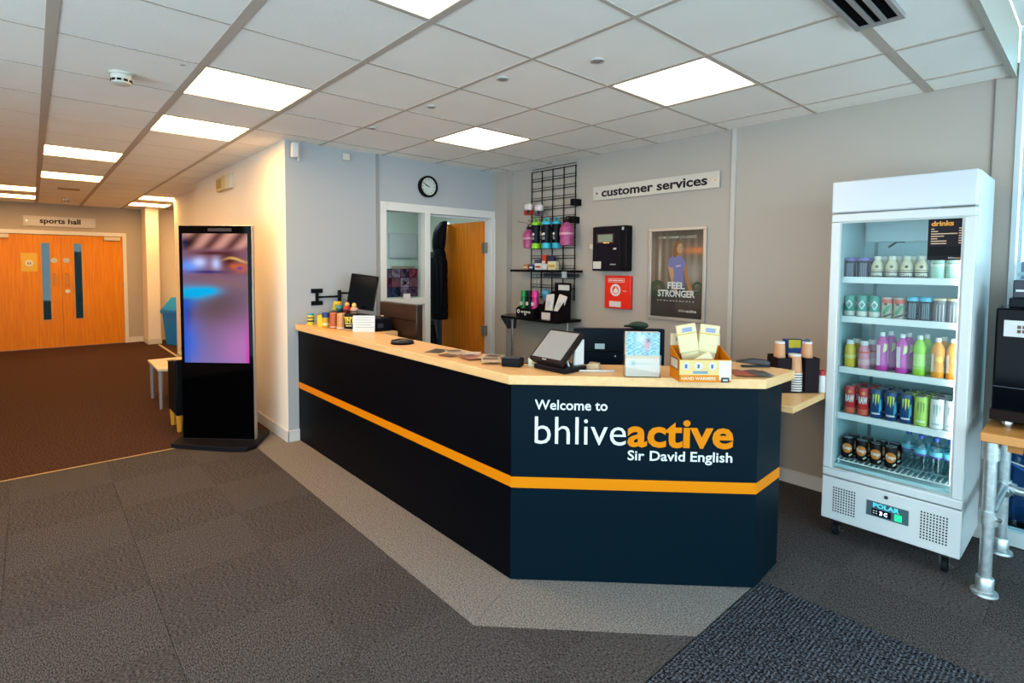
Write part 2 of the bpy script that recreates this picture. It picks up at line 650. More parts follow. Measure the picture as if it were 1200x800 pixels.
# ------------------------------------------------------------------ glazing at the far right
win = struct('window_1', MB().box(-.36, -.338, 3.95, 4.06, 0, 2.78), plain('cfe4e6', .35))
for xx in (.62, 1.6):
    obj('mullion', MB().box(xx, xx + .06, 3.97, 4.05, 0, 2.78), plain('cfe4e6', .35), win)
obj('rail', MB().box(-.325, 3.2, 3.97, 4.05, 0, .08), plain('cfe4e6', .35), win)
obj('rail', MB().box(-.325, 3.2, 3.97, 4.05, 2.70, 2.78), plain('cfe4e6', .35), win)
obj('pane', MB().box(-.325, 3.2, 4.005, 4.011, .08, 2.70), glass_mat('window glass', 'c6e0e4', .4), win)
t = thing('drain_pipe', 'white vertical pipe with wall bracket outside the window', 'pipe', (-.345, 4.2, 0))
obj('pipe', MB().lathe([(.012, 0), (.012, 2.7)], 12), plain('eef3f3', .4), t)
obj('bracket', MB().box(-.03, .03, -.014, .014, 1.47, 1.49), plain('eef3f3', .4), t)
t = thing('outdoor_locker', 'dark blue steel locker standing outside the window', 'locker', (-.35, 4.4, -.008))
obj('body', MB().box(0, .7, 0, .4, 0, 1.56), plain('0b3a74', .4), t, bevel=.01)
obj('door', MB().box(.02, .34, -.012, 0, .05, 1.5), plain('0e4486', .4), t)
obj('door', MB().box(.36, .68, -.012, 0, .05, 1.5), plain('0e4486', .4), t)
struct('ground_outside', MB().box(-.6, 6, 4.08, 9, -.06, -.008), plain('8d9392', .9))

# ------------------------------------------------------------------ double doors at the corridor end
XD = -12.3
d1 = struct('door_1', MB().box(XD - .1, XD + .015, 1.30, 1.357, 0, 2.07), FRAMEW)
obj('frame_head', MB().box(XD - .1, XD + .015, -.53, 1.30, 2.005, 2.07), FRAMEW, d1)
obj('frame_side', MB().box(XD - .1, XD + .015, -.53, -.50, 0, 2.005), FRAMEW, d1)
DOORGLASS = mat('door glass with dark hall behind', '1d3a42', .05, spec=.6)


def door_leaf(y0, y1, gy, hy, flip):
    mb = MB()
    g0, g1 = gy, gy + .115
    X0, X1 = XD - .055, XD - .012
    mb.box(X0, X1, y0, g0, 0.006, 2.0)
    mb.box(X0, X1, g1, y1, 0.006, 2.0)
    mb.box(X0, X1, g0, g1, .006, .50)
    mb.box(X0, X1, g0, g1, 1.855, 2.0)
    leaf = obj('leaf', mb, OAK, d1)
    obj('vision_glass', MB().box(XD - .036, XD - .03, g0, g1, .50, 1.855), glass_mat('vision glass', 'd3e6e8', .3), leaf)
    mb = MB()
    for a in ((g0 - .008, g0 + .006), (g1 - .006, g1 + .008)):
        mb.box(X1, X1 + .006, a[0], a[1], .492, 1.863)
    mb.box(X1, X1 + .006, g0, g1, .492, .506)
    mb.box(X1, X1 + .006, g0, g1, 1.849, 1.863)
    obj('glazing_bead', mb, plain('b98a4a', .4), leaf)
    MX = Matrix.Translation((X1, 0, 0)) @ Matrix.Rotation(PI / 2, 4, 'Z')
    mb = MB(MX)
    mb.disc_y(hy, 1.55, .046, -.006, 0)
    sg = obj('sign_disc', mb, plain('b9c6c8', .3), leaf, label='round pale sign')
    mb = MB(MX)
    mb.tube([(hy, -.002, 1.12), (hy, -.045, 1.125), (hy, -.045, 1.31), (hy, -.002, 1.315)], .011)
    obj('pull_handle', mb, plain('b98a4c', .3, metal=.8), leaf)
    return leaf, MX, X1


lf, MX, X1 = door_leaf(-.50, .398, .13, .30, 1)
rt, MX, X1 = door_leaf(.402, 1.30, .575, .47, -1)
mb = MB(MX)
mb.disc_y(.475, 1.0, .035, -.008, 0)
obj('lock_disc', mb, plain('d8c29a', .3, metal=.5), rt)
mb = MB().box(X1, X1 + .004, -.135, .075, 1.355, 1.675)
nt_ = obj('notice', mb, plain('e8b437', .5), lf, label='yellow square notice')
obj('notice_disc', MB(MX).disc_y(-.03, 1.50, .055, -.006, -.004), WHITE, nt_)
mb = MB(MX)
for a in (-.045, -.015):
    mb.disc_y(a, 1.515, .008, -.008, -.006, 10)
    mb.box(a - .009, a + .009, -.008, -.006, 1.475, 1.503)
obj('notice_mark', mb, plain('6b5a3a'), nt_)
for leafp, ya, yb in ((lf, -.50, -.28), (rt, 1.02, 1.26)):
    c = obj('door_closer', MB().box(X1, X1 + .05, ya, yb, 1.925, 1.985), plain('d9cdb6', .35), leafp, bevel=.004)
    obj('closer_arm', MB().box(X1 + .012, X1 + .03, ya + .03, yb - .02, 1.985, 1.998), plain('9c8a6c', .35, metal=.7), c)
for z in (.25, 1.05, 1.8):
    obj('hinge', MB().box(XD - .015, XD - .003, 1.29, 1.31, z, z + .1), plain('9a8a70', .35, metal=.8), d1)
# what the vision glass looks into
mb = MB().box(-17.0, -16.9, -2.4, 4.0, 0, 3.2)
mb.box(-16.9, -12.43, -2.5, -2.4, 0, 3.2)
mb.box(-16.9, -12.43, 4.0, 4.1, 0, 3.2)
mb.box(-12.5, -12.43, -2.4, 4.0, 2.6, 3.2)
struct('wall_sports_hall', mb, plain('3f5c62', .8))
struct('floor_sports_hall', MB().box(-17, -12.42, -2.4, 4.0, -.06, -.008), plain('3c3d3a', .4))
struct('ceiling_sports_hall', MB().box(-17, -12.42, -2.4, 4.0, 3.2, 3.26), plain('6d8288', .8))
mb = MB().box(-15.1, -14.2, -.9, 1.9, 3.17, 3.19)
tag(obj('ceiling_light', mb, mat('hall lamp', 'ffffff', emit=(.8, .95, 1), strength=2.5)), 'cool strip light on the sports hall ceiling behind the doors', 'ceiling light')

# ------------------------------------------------------------------ office door with side light
XO = -4.54
d2 = struct('door_2', MB().box(-4.66, XO + .012, 2.468, 2.535, 0, 2.105), FRAMEW, bevel=.004)
for y0, y1, z0, z1, nm in ((2.965, 3.028, 0, 2.03, 'mullion'), (3.84, 3.875, 0, 2.03, 'frame_side'), (2.535, 3.96, 2.025, 2.105, 'frame_head'), (2.535, 2.965, 1.12, 1.18, 'frame_rail')):
    obj(nm, MB().box(-4.66, XO + .012, y0, y1, z0, z1), FRAMEW, d2, bevel=.003)
obj('architrave', MB().box(-4.66, XO + .02, 3.875, 3.955, 0, 2.025), FRAMEW, d2, bevel=.004)
obj('door_stop', MB().box(-4.62, -4.60, 3.03, 3.84, 2.005, 2.025), FRAMEW, d2)
obj('lower_panel', MB().box(-4.62, -4.59, 2.535, 2.965, 0, 1.12), plain('dfe5e6', .4), d2)
obj('side_pane', MB().box(-4.603, -4.597, 2.535, 2.965, 1.18, 2.025), GLASS, d2)
leaf = obj('leaf', MB().box(-5.43, -4.655, 3.80, 3.84, .008, 2.0), wood_mat('orange oak door', 'b25a0a', 'd07a18', 5), d2)
for z in (.72, 1.65):
    obj('hinge', MB().box(-4.655, -4.60, 3.792, 3.838, z, z + .11), plain('a09a90', .3, metal=.9), leaf)

# photographs stuck to the inside of the side light
t = thing('photo_sheet', 'sheet of twelve dark photographs stuck to the office side window', 'poster', (XO - .052, 2.718, 1.194))
obj('backing', MB().box(-.003, 0, -.2, .2, 0, .278), plain('1b1626', .5), t)
rnd = random.Random(3)
for r in range(3):
    for c in range(4):
        y0, z0 = -.196 + c * .099, .006 + r * .092
        hue = rnd.choice(['14101c', '180f16', '0c1020', '1c1218', '101828', '220f16'])
        hue2 = rnd.choice(['5a5468', '80788c', '4a3a50', '5c2a38', '2c3654'])
        pmat = mat('photo %d%d' % (r, c), hue, .4, noise=(rnd.uniform(18, 34), hue2, .12))
        obj('photo', MB().box(0, .002, y0, y0 + .094, z0, z0 + .087), pmat, t)
mb = MB().box(-.0, .0025, .03, .11, -.02, .03)
obj('white_slip', mb, WHITE, t)

# ================================================================== lamps in the ceiling
for (i, k), where in LAMPS.items():
    x0, y0 = CX_ - CP * (k + 1), CY_ + CP * i
    col, st = LAMP_LOBBY if where == 'lobby' else LAMP_CORRIDOR
    lab = {(0, -1): 'square white ceiling light nearest the camera at the top edge', (3, -1): 'square lit ceiling light beside the back wall, near the air vent',
           (3, 2): 'square lit ceiling light close to the office door and clock', (0, 2): 'first warm ceiling light of the corridor row, largest one',
           (0, 4): 'second warm ceiling light of the corridor row', (-1, 7): 'third warm ceiling light, first of the shifted row before the sports hall',
           (-1, 10): 'fourth warm ceiling light, farther one of the shifted row', (-2, 13): 'warm ceiling light by the corridor doors, nearer of the two at the frame edge',
           (-2, 15): 'warm ceiling light by the corridor doors, farther of the two at the frame edge', (1, 13): 'warm ceiling light over the bin alcove, nearer one',
           (1, 15): 'warm ceiling light over the bin alcove, farther one', (-3, 0): 'square ceiling light over the lobby behind the camera',
           (-3, 4): 'warm ceiling light near the opposite corridor wall'}[(i, k)]
    t = thing('ceiling_light', lab, 'ceiling light', (x0 + .3, y0 + .3, Z_CEIL), group='square ceiling lights')
    mb = MB()
    a, b = .292, .278
    for q in ((-a, a, -a, -b), (-a, a, b, a), (-a, -b, -b, b), (b, a, -b, b)):
        mb.box(*q, -.003, .015)
    obj('frame', mb, plain('e8dccb', .4), t)
    obj('diffuser', MB().box(-b, b, -b, b, .002, .012), mat('lamp ' + where, 'ffffff', emit=col, strength=st), t)
t = thing('ceiling_light', 'cool unseen ceiling light added to brighten the office behind the side window', 'ceiling light', (-6.0, 3.2, 2.55))  # unseen panel, added to light the office interior
obj('frame', MB().box(-.6, .6, -.3, .3, -.01, 0), plain('e8e8e0', .4), t)
obj('diffuser', MB().box(-.57, .57, -.27, .27, -.014, -.01), mat('office fill', 'ffffff', emit=OFFICE_FILL[0], strength=OFFICE_FILL[1]), t)

# air vent
t = thing('ceiling_vent', 'silver slotted air vent let into the ceiling near the fridge', 'vent', (-.67, 2.37, Z_CEIL))
mb = MB()
for q in ((-.085, .085, -.302, -.285), (-.085, .085, .285, .302), (-.085, -.07, -.285, .285), (.07, .085, -.285, .285)):
    mb.box(*q, -.022, 0)
obj('frame', mb, plain('a89f9a', .45, metal=.3), t)
obj('backing', MB().box(-.07, .07, -.285, .285, -.010, -.006), plain('040508', .9, spec=.05), t)
for xx in (-.021, .021):
    obj('slat', MB().box(xx - .007, xx + .007, -.285, .285, -.022, -.010), plain('a89f9a', .45, metal=.3), t)


def detector(loc, label, warm=True):
    t = thing('smoke_detector', label, 'smoke detector', loc)
    obj('base', MB().lathe([(.055, 0), (.055, -.012), (.05, -.014)][::-1], 24), plain('e3dcca', .4), t)
    obj('head', MB().lathe([(.036, -.062), (.047, -.056), (.047, -.03), (.05, -.014)], 24), plain('e3dcca', .4), t)
    mb = MB()
    for q in range(10):
        a = 2 * PI * q / 10
        mb.M = Matrix.Translation((0, 0, 0)) @ Matrix.Rotation(a, 4, 'Z')
        mb.box(-.010, .010, .0455, .049, -.05, -.038)
    obj('slots', mb, plain('1a1612', .6), t)
    return t


detector((-3.57, .393, Z_CEIL), 'cream smoke detector on the corridor ceiling beside the first light row')
detector((-11.02, .44, Z_CEIL), 'small cream smoke detector far down by the sports hall doors')
for loc, lab, r in (((-1.73, 2.15), 'round recessed sensor beside the light by the back wall', .038), ((-2.24, 1.97), 'round recessed speaker sensor in the middle of the lobby ceiling', .036),
                    ((-2.94, 1.97), 'flat round sensor between the middle sensor and the clock wall', .032), ((-3.69, 1.95), 'faint flat round sensor closest to the clock wall', .032)):
    t = thing('ceiling_sensor', lab, 'sensor', (loc[0], loc[1], Z_CEIL))
    obj('ring', MB().lathe([(r * .62, -.005), (r * .9, -.009), (r, -.003), (r, .004)], 24), plain('c6bfb6', .35), t)
    obj('core', MB().lathe([(r * .35, -.012), (r * .55, -.008), (r * .58, .0)], 20), plain('857c76', .4), t)
t = thing('ceiling_sensor', 'tiny round dot sensor near the first corridor light', 'sensor', (-3.203, .615, Z_CEIL))
obj('ring', MB().lathe([(.011, -.004), (.014, 0)], 16), plain('b8b2aa', .4), t)
obj('access_plate', MB().box(-9.75, -9.5, .3, .54, Z_CEIL - .003, Z_CEIL), plain('b09878', .6), ceiling)

# ================================================================== reception desk
desk = thing('reception_desk', 'long black reception desk with beech top and orange stripe', 'desk', (-1.845, 1.69, 0))
OX, OY = 1.845, -1.69
LD = Matrix.Translation((OX, OY, 0))          # world coordinates into the desk's own
Z_UN, Z_TOP = .953, .998
A, B, Cc, D = (-1.845, 1.69), (-1.046, 2.508), (-1.06, 2.81), (-4.538, 1.69)
SH = .5 ** .5
long_p = obj('front_panel', MB(LD).box(D[0], A[0], 1.69, 1.715, .004, Z_UN), NAVY, desk, label='long black front panel facing the corridor side')
MD = Matrix.Rotation(math.atan2(B[1] - A[1], B[0] - A[0]), 4, 'Z')
LF = math.hypot(B[0] - A[0], B[1] - A[1])
slant = obj('front_panel', MB(MD).box(0, LF, 0, .025, .004, Z_UN), mat('dark laminate daylight teal', '02121b', .45, spec=.07), desk, label='slanted front panel with the lettering')  # same laminate as the long panel, teal daylight put into its colour
ME = LD @ Matrix.Translation((B[0], B[1], 0)) @ Matrix.Rotation(math.atan2(Cc[1] - B[1], Cc[0] - B[0]), 4, 'Z')
LE = math.hypot(Cc[0] - B[0], Cc[1] - B[1])
end_p = obj('end_panel', MB(ME).box(0, LE, 0, .02, .004, Z_UN), mat('dark laminate daylight teal', '02121b', .45, spec=.07), desk)
obj('stripe', MB(LD).box(D[0], A[0] + .001, 1.6885, 1.69, .455, .507), ORANGE, long_p, label='orange stripe')
obj('stripe', MB(MD).box(-.001, LF + .001, -.0015, 0, .452, .505), ORANGE, slant, label='orange stripe')
obj('stripe', MB(ME).box(-.001, LE, -.0015, 0, .452, .505), ORANGE, end_p, label='orange stripe')
WT = plain('f4f6f4', .5)
mb = MB(MD)
lw = text_geo('Welcome to', .014)[2]
text(mb, 'Welcome', .111, .832, .341 * text_geo('Welcome', .014)[2] / lw, .046, 0, .002, .014)
obj('lettering', mb, WT, slant, label='white word Welcome')
mb = MB(MD)
w2_ = .341 * text_geo('to', .014)[2] / lw
text(mb, 'to', .452 - w2_, .832, w2_, .046, 0, .002, .014)
obj('lettering', mb, WT, slant, label='white word to')
mb = MB(MD)
text(mb, 'bhlive', .112, .668, .428, .132, 0, .002, -.004)
obj('lettering', mb, WT, slant, label='thin white letters bhlive')
mb = MB(MD)
text(mb, 'active', .546, .668, .488, .132, 0, .002, .026)
obj('lettering', mb, ORANGE, slant, label='bold orange letters active')
mb = MB(MD)
lw = text_geo('Sir David English', .014)[2]
x = .549
for wd_ in ('Sir', 'David', 'English'):
    ww = .482 * text_geo(wd_, .014)[2] / lw
    mb = MB(MD)
    text(mb, wd_, x, .600, ww, .045, 0, .002, .014)
    obj('lettering', mb, WT, slant, label='white word ' + wd_)
    x += ww + .482 * (lw - sum(text_geo(q, .014)[2] for q in ('Sir', 'David', 'English'))) / 2 / lw
outl = [(-4.538, 1.662), (-1.833, 1.662), (-1.012, 2.50), (-1.012, 2.84), (-1.345, 2.84), (-1.345, 2.60), (-1.985, 1.955), (-3.62, 1.955), (-3.62, 2.12), (-4.538, 2.12)]
obj('worktop', MB(LD).prism(outl, Z_UN, Z_TOP), [BEECH], desk, bevel=.004)
mb = MB(LD)
mb.box(-4.53, -3.3, 1.955, 2.55, .70, .725)
mb.prism([(-3.3, 1.955), (-1.985, 1.955), (-1.345, 2.60), (-1.345, 2.83), (-1.62, 2.83), (-2.2, 2.55), (-3.3, 2.55)], .70, .725)
obj('inner_desk', mb, BEECH, desk, label='lower staff desk behind the counter')
mb = MB(LD)
mb.box(-4.53, -1.99, 1.955, 1.975, .725, Z_UN)
obj('inner_panel', mb, DARK, desk)
# lower worktop joining desk and back wall
t = thing('side_worktop', 'lower beech worktop between desk end and back wall', 'worktop', (-1.2, 3.38, 0))
obj('top', MB().prism([(-.40, -.53), (.175, -.53), (.165, .578), (-.40, .578)], .775, .81), BEECH, t, bevel=.003)
obj('leg', MB().box(-.36, -.32, -.46, -.42, .004, .775), plain('8d8c92', .6), t)
obj('leg', MB().box(-.36, -.32, .50, .54, .004, .775), plain('8d8c92', .6), t)
obj('wall_batten', MB().box(-.38, .15, .56, .578, .70, .775), plain('8d8c92', .6), t)
obj('front_edge', MB().prism([(.1751, -.53), (.178, -.53), (.168, .578), (.1651, .578)], .775, .81), BEECHEDGE, t)

# ================================================================== kiosk
t = thing('display_kiosk', 'tall black touchscreen kiosk with colourful lit screen on a flat base', 'kiosk', (-4.895, 1.165, 0), math.radians(46.3))
bp = [(-.36, -.02), (-.33, -.165), (.20, -.225), (.33, -.215), (.365, -.12), (.30, .24), (.22, .27), (-.30, .2)]
obj('base', MB().prism(bp, 0, .04), plain('17161a', .35), t, bevel=.006)
obj('body', MB().box(-.310, .308, -.03, .012, .04, 1.826), plain('b9aaa0', .3, metal=.6), t, bevel=.004)
obj('glass_front', MB().box(-.306, .302, -.036, -.03, .045, 1.82), mat('black kiosk glass', '010102', .06, spec=.12), t)


def kiosk_print(u, v):
    """v from the bottom; a blurred bright hall, as an advertisement"""
    c = Vector((.20, .115, .19))
    c = c.lerp(Vector((.115, .075, .085)), blob(u, v, .55, .44, .5, .16))
    c = c.lerp(Vector((.20, .17, .46)), max(0, 1 - v / .36) * .8)
    c = c.lerp(Vector((.50, .17, .46)), blob(u, v, .92, .10, .36, .22) * .8)
    c = c.lerp(Vector((.03, .14, .70)), blob(u, v, .05, .16, .20, .20) * .85)
    c = c.lerp(Vector((.015, .03, .22)), blob(u, v, .03, .40, .10, .10) * .85)
    c = c.lerp(Vector((.26, .13, .14)), blob(u, v, .7, .62, .4, .05) * .7)
    c = c.lerp(Vector((0, .42, .80)), min(1, blob(u, v, .12, .54, .26, .05) * 1.3 + blob(u, v, .40, .56, .18, .032) * .9))
    c = c.lerp(Vector((.02, .12, .55)), blob(u, v, .05, .46, .16, .045) * .8)
    if v > .66:
        k = min(1, (v - .66) / .03)
        c = c.lerp(Vector((.22, .085, .11)), .9 * k)
        c = c.lerp(Vector((.12, .30, .95)), blob(u, v, .10, .75, .20, .05) * k)
        c = c.lerp(Vector((.55, .62, 1.0)), (blob(u, v, .26, .78, .10, .035) + blob(u, v, .52, .77, .07, .045)) * k)
        c = c.lerp(Vector((.02, .015, .16)), blob(u, v, .40, .705, .30, .012) * k)
        c = c.lerp(Vector((.07, .006, .006)), (blob(u, v, .72, .80, .13, .06) + blob(u, v, .45, .85, .25, .014)) * .95 * k if blob(u, v, .72, .80, .13, .06) < .95 else 1)
        c = c.lerp(Vector((.62, .12, .02)), min(1, blob(u, v, .90, .74, .10, .035) + .7 * blob(u, v, .78, .75, .06, .02)) * k)
        c = c.lerp(Vector((.95, .55, .14)), min(1, blob(u, v - .018 * math.sin((u - .6) * 11), .82, .795, .17, .008)))
        c = c.lerp(Vector((.10, .03, .30)), blob(u, v, .88, .735, .05, .012))
        if v > .865:
            s_ = .5 + .5 * math.sin((u * 1.25 - v * 2.3) * 15)
            c = c.lerp(Vector((.62, .30, .24)).lerp(Vector((.13, .045, .04)), s_), min(1, (v - .865) * 25))
            c = c.lerp(Vector((.012, .006, .006)), blob(u, v, .05, .93, .15, .05))
    c = c.lerp(Vector((.015, .09, .55)), .8 * max(0, 1 - u / .12) * (1 if v < .5 else .15))
    c = c.lerp(Vector((.62, .015, .42)), .95 * max(0, (u - .92) / .08) * max(0, 1 - v / .5) if u > .92 else 0)
    return c


print_panel('screen', -.278, .272, .686, 1.757, -.0368, 56, 110, kiosk_print, mat('kiosk screen', '000000', .15, spec=.06, attr='print', strength=.40), t)
obj('camera_strip', MB().box(-.06, .14, -.037, -.036, 1.775, 1.80), plain('2a2024', .3), t)

# ------------------------------------------------------------------ armchair, table and bin behind the kiosk
t = thing('armchair', 'black low armchair with pale wooden leg half hidden behind the kiosk', 'armchair', (-5.50, 1.25, 0))
LEATH = mat('black upholstery', '0b0c12', .45, spec=.15, bump=(60, .1))
for yy in (-.32, .08):
    obj('arm', MB().prism_y([(-.28, .15), (.08, .15), (.08, .655), (-.28, .60)], yy, yy + .08), LEATH, t, bevel=.012)
    obj('piping', MB().tube([(-.285, yy, .602), (.085, yy, .657)], .007), plain('a08c70', .5), t)
obj('seat', MB().box(-.26, .04, -.24, .08, .20, .42), LEATH, t, bevel=.03)
obj('backrest', MB().box(-.02, .08, -.24, .08, .2, .66), LEATH, t, bevel=.03)
obj('bolster', MB().tube([(-.27, -.16, .70), (.07, -.16, .75)], .05, 14), plain('2c1a14', .5), t)
for sx in (-.24, .04):
    for sy in (-.29, .12):
        obj('leg', MB().lathe([(.02, 0), (.03, .15)], 10, (sx, sy)), plain('e08f28', .4), t)
t = thing('coffee_table', 'low white topped side table with grey legs beside the armchair', 'table', (-6.72, 1.22, 0))
obj('top', MB().prism([(-.38, -.27), (.30, -.28), (.36, -.22), (.36, .27), (-.38, .27)], .40, .425), plain('e2cfae', .35), t, bevel=.004)
for sx, sy in ((-.30, -.24), (.29, -.25), (-.3, .23), (.29, .23)):
    obj('leg', MB().lathe([(.016, 0), (.024, .40)], 12, (sx, sy)), plain('8f8f92', .4, metal=.3), t)
t = thing('waste_bin', 'blue swing-top waste bin in the alcove behind the pier', 'bin', (-11.42, 2.06, 0), math.radians(20))
BL = mat('blue bin plastic', '0676d8', .4, spec=.2)
w0, w1 = .17, .215
mb = MB().add([(-w0, -w0, 0), (w0, -w0, 0), (w0, w0, 0), (-w0, w0, 0), (-w1, -w1, .60), (w1, -w1, .60), (w1, w1, .60), (-w1, w1, .60)],
              [(0, 3, 2, 1), (4, 5, 6, 7), (0, 1, 5, 4), (1, 2, 6, 5), (2, 3, 7, 6), (3, 0, 4, 7)])
obj('body', mb, BL, t, bevel=.015)
ld = obj('lid', MB().box(-.235, .235, -.235, .235, .58, .66), BL, t, bevel=.012)
mb = MB().add([(-.22, -.22, .66), (.22, -.22, .66), (.22, .22, .66), (-.22, .22, .66), (-.13, -.09, .88), (.13, -.09, .88), (.13, .09, .88), (-.13, .09, .88)],
              [(0, 3, 2, 1), (4, 5, 6, 7), (0, 1, 5, 4), (1, 2, 6, 5), (2, 3, 7, 6), (3, 0, 4, 7)])
obj('hood', mb, mat('blue bin hood', '0a8ae0', .4, spec=.2), ld, bevel=.012)
obj('emblem', MB(Matrix.Rotation(PI / 2, 4, 'Z')).disc_y(0, .615, .035, -.243, -.235), plain('7a4a28', .5), ld)

# ================================================================== signs and fittings on the walls
def wall_sign(name, label, M, w, h, words, cap, tw, zb, screws=True):
    """clear acrylic sign plate, local x along the wall, facing -y"""
    t = thing(name, label, 'sign')
    t.matrix_world = M
    obj('plate', MB().box(0, w, -.022, -.016, 0, h), plain('d3cabc', .2), t)
    wl = text_geo(words, .028)[2]
    x = (w - tw) / 2
    for wd_ in words.split():
        lw = text_geo(wd_, .028)[2] / wl * tw
        mb = MB()
        text(mb, wd_, x, zb, lw, cap, -.022, .0015, .028)
        obj('lettering', mb, plain('241f26', .5), t)
        x = (w + tw) / 2 - text_geo(words.split()[-1], .028)[2] / wl * tw
    for sx in (.045, w - .045):
        obj('standoff', MB().disc_y(sx, h / 2, .011, -.028, 0, 14), STEEL, t)
    return t


wall_sign('wall_sign', 'clear sign plate reading customer services on the back wall', Matrix.Translation((-3.195, 3.96, 2.113)), 1.215, .125, 'customer services', .072, 1.02, .03)
wall_sign('wall_sign', 'clear sign plate reading sports hall above the double doors', Matrix.Translation((-12.3, -.088, 2.143)) @ Matrix.Rotation(PI / 2, 4, 'Z'), .987, .172, 'sports hall', .085, .56, .055)

# clock on the clock wall: local -y faces +x
MCW = Matrix.Translation((XO, 0, 0)) @ Matrix.Rotation(PI / 2, 4, 'Z')
t = thing('wall_clock', 'round black rimmed clock above the office door', 'clock')
t.matrix_world = Matrix.Translation((XO, 2.99, 2.288)) @ Matrix.Rotation(PI / 2, 4, 'Z')
obj('rim', MB().ring_y(0, 0, .086, .106, -.048, 0, 40), BLACK, t, bevel=.004)
obj('face', MB().disc_y(0, 0, .088, -.034, -.002, 40), plain('f1ede2', .5), t)
mb = MB()
for hr in range(1, 13):
    a = PI / 2 - hr * PI / 6
    text(mb, str(hr), .068 * math.cos(a), .068 * math.sin(a) - .0075, None, .015, -.034, .0008, .02, center=True)
obj('numerals', mb, plain('222226'), t)
for nm, hr, ln, wd_ in (('minute_hand', 10.0, .066, .003), ('hour_hand', 9.83, .045, .0045)):
    a = PI / 2 - hr * PI / 6
    mb = MB(Matrix.Rotation(-a, 4, 'Y'))
    mb.box(-.012, ln, -.038, -.036, -wd_, wd_)
    obj(nm, mb, BLACK, t)
obj('glass', MB().disc_y(0, 0, .087, -.044, -.042, 40), GLASS, t)

# intruder sensor and sounder box
t = thing('motion_sensor', 'white motion sensor high in the corner of the clock wall', 'sensor', (XO, 1.664, 2.45))
obj('bracket', MB().box(0, .03, -.018, .018, -.03, .05), plain('e3dfd5', .4), t)
obj('head', MB().box(.03, .075, -.030, .024, -.06, .06), plain('efece4', .35), t, bevel=.006)
obj('side_plate', MB().box(.02, .06, .030, .036, -.08, .075), plain('dfdcd4', .3), t)
tag(obj('alarm_sounder', MB().box(XO, XO + .04, 2.092, 2.157, 2.43, 2.492), plain('ddd5c3', .45), bevel=.005), 'small cream square sounder box on the clock wall by the ceiling', 'alarm')
t = thing('emergency_unit', 'small cream twin box on the corridor wall above the kiosk', 'alarm', (-6.29, 1.6, 2.37))
obj('body', MB().box(-.25, .06, -.05, 0, -.075, .075), plain('d9b878', .4), t, bevel=.006)
obj('cover', MB().box(.07, .25, -.04, 0, -.075, .08), plain('efe2c4', .4), t, bevel=.006)
obj('lens', MB().box(-.2, -.02, -.056, -.05, -.045, .045), plain('b3924e', .2), t)

# wall control panel, red box, switch
t = thing('fire_panel', 'black wall control panel with small green display', 'control panel', (-2.95, 3.96, 1.465))
obj('body', MB().box(-.18, .185, -.09, 0, 0, .40), plain('121013', .35), t, bevel=.012)
obj('door', MB().box(-.18, .125, -.10, -.09, 0, .395), plain('17131a', .3), t, bevel=.008)
dsp = obj('display', MB().box(-.135, .06, -.104, -.10, .245, .335), plain('3a1418', .3), t)
obj('display_glass', MB().box(-.115, .045, -.106, -.104, .258, .325), plain('7d8d74', .2), dsp)
obj('label', MB().box(-.17, -.08, -.102, -.10, .02, .085), plain('d9d4cb', .5), t, label='white label')
mb = MB()
for xx in (-.05, -.03, -.005):
    mb.box(xx, xx + .009, -.106, -.104, .249, .254)
obj('indicator', mb, plain('ffb347', emit='ffb347', strength=2), dsp)
obj('lock', MB().box(.055, .085, -.104, -.10, .19, .205), plain('d0d0d0', .3), t)
obj('maker_mark', MB().box(.02, .08, -.102, -.10, .055, .065), plain('9a9a9a', .4), t)
obj('sticker', MB().box(.135, .155, -.092, -.09, .36, .385), plain('cfd6e0', .4), t)
t = thing('red_box', 'flat red wall box with white flame roundel and label', 'alarm box', (-2.895, 3.96, 1.13))
obj('body', MB().box(-.14, .14, -.035, 0, 0, .295), mat('red box', 'd32210', .3), t, bevel=.004)
obj('roundel', MB().ring_y(-.02, .165, .036, .055, -.0365, -.035), WHITE, t)
fl = [(-.02, .135), (-.003, .14), (.008, .155), (.004, .172), (-.006, .178), (-.014, .198), (-.026, .178), (-.04, .168), (-.044, .152), (-.036, .139)]
obj('flame', MB().prism_y(fl, -.0365, -.035), plain('f4ece4'), t)
obj('label', MB().box(-.085, .04, -.037, -.035, .015, .065), plain('f0e4dc'), t, label='white label')
obj('heading', MB().frame_y(-.1, .075, .235, .27, .004, -.0365, -.035), plain('f3d8d0'), t)
mb = MB()
for xx, w in ((-.088, .03), (-.05, .05), (.006, .055)):
    mb.box(xx, xx + w, -.0365, -.035, .247, .258)
obj('heading_text', mb, plain('f3d8d0'), t)
obj('key_slot', MB().box(.06, .1, -.0365, -.035, .155, .163), plain('e0a89c'), t)
t = thing('wall_switch', 'small pale switch plate beside the black control panel', 'switch', (-3.215, 3.96, 1.69))
obj('plate', MB().box(-.042, .042, -.01, 0, -.042, .042), plain('b3a48e', .4), t, bevel=.003)
obj('rocker', MB().box(-.02, .02, -.016, -.01, -.022, .022), plain('efe6d6', .4), t, bevel=.002)

# ------------------------------------------------------------------ framed poster
t = thing('framed_poster', 'silver framed gym poster reading FEEL STRONGER on the back wall', 'poster', (-2.59, 3.96, 1.066))
PW, PH = .515, .76
obj('frame', MB().frame_y(0, PW, 0, PH, .026, -.022, 0), plain('cfc8be', .3, metal=.5), t, bevel=.003)


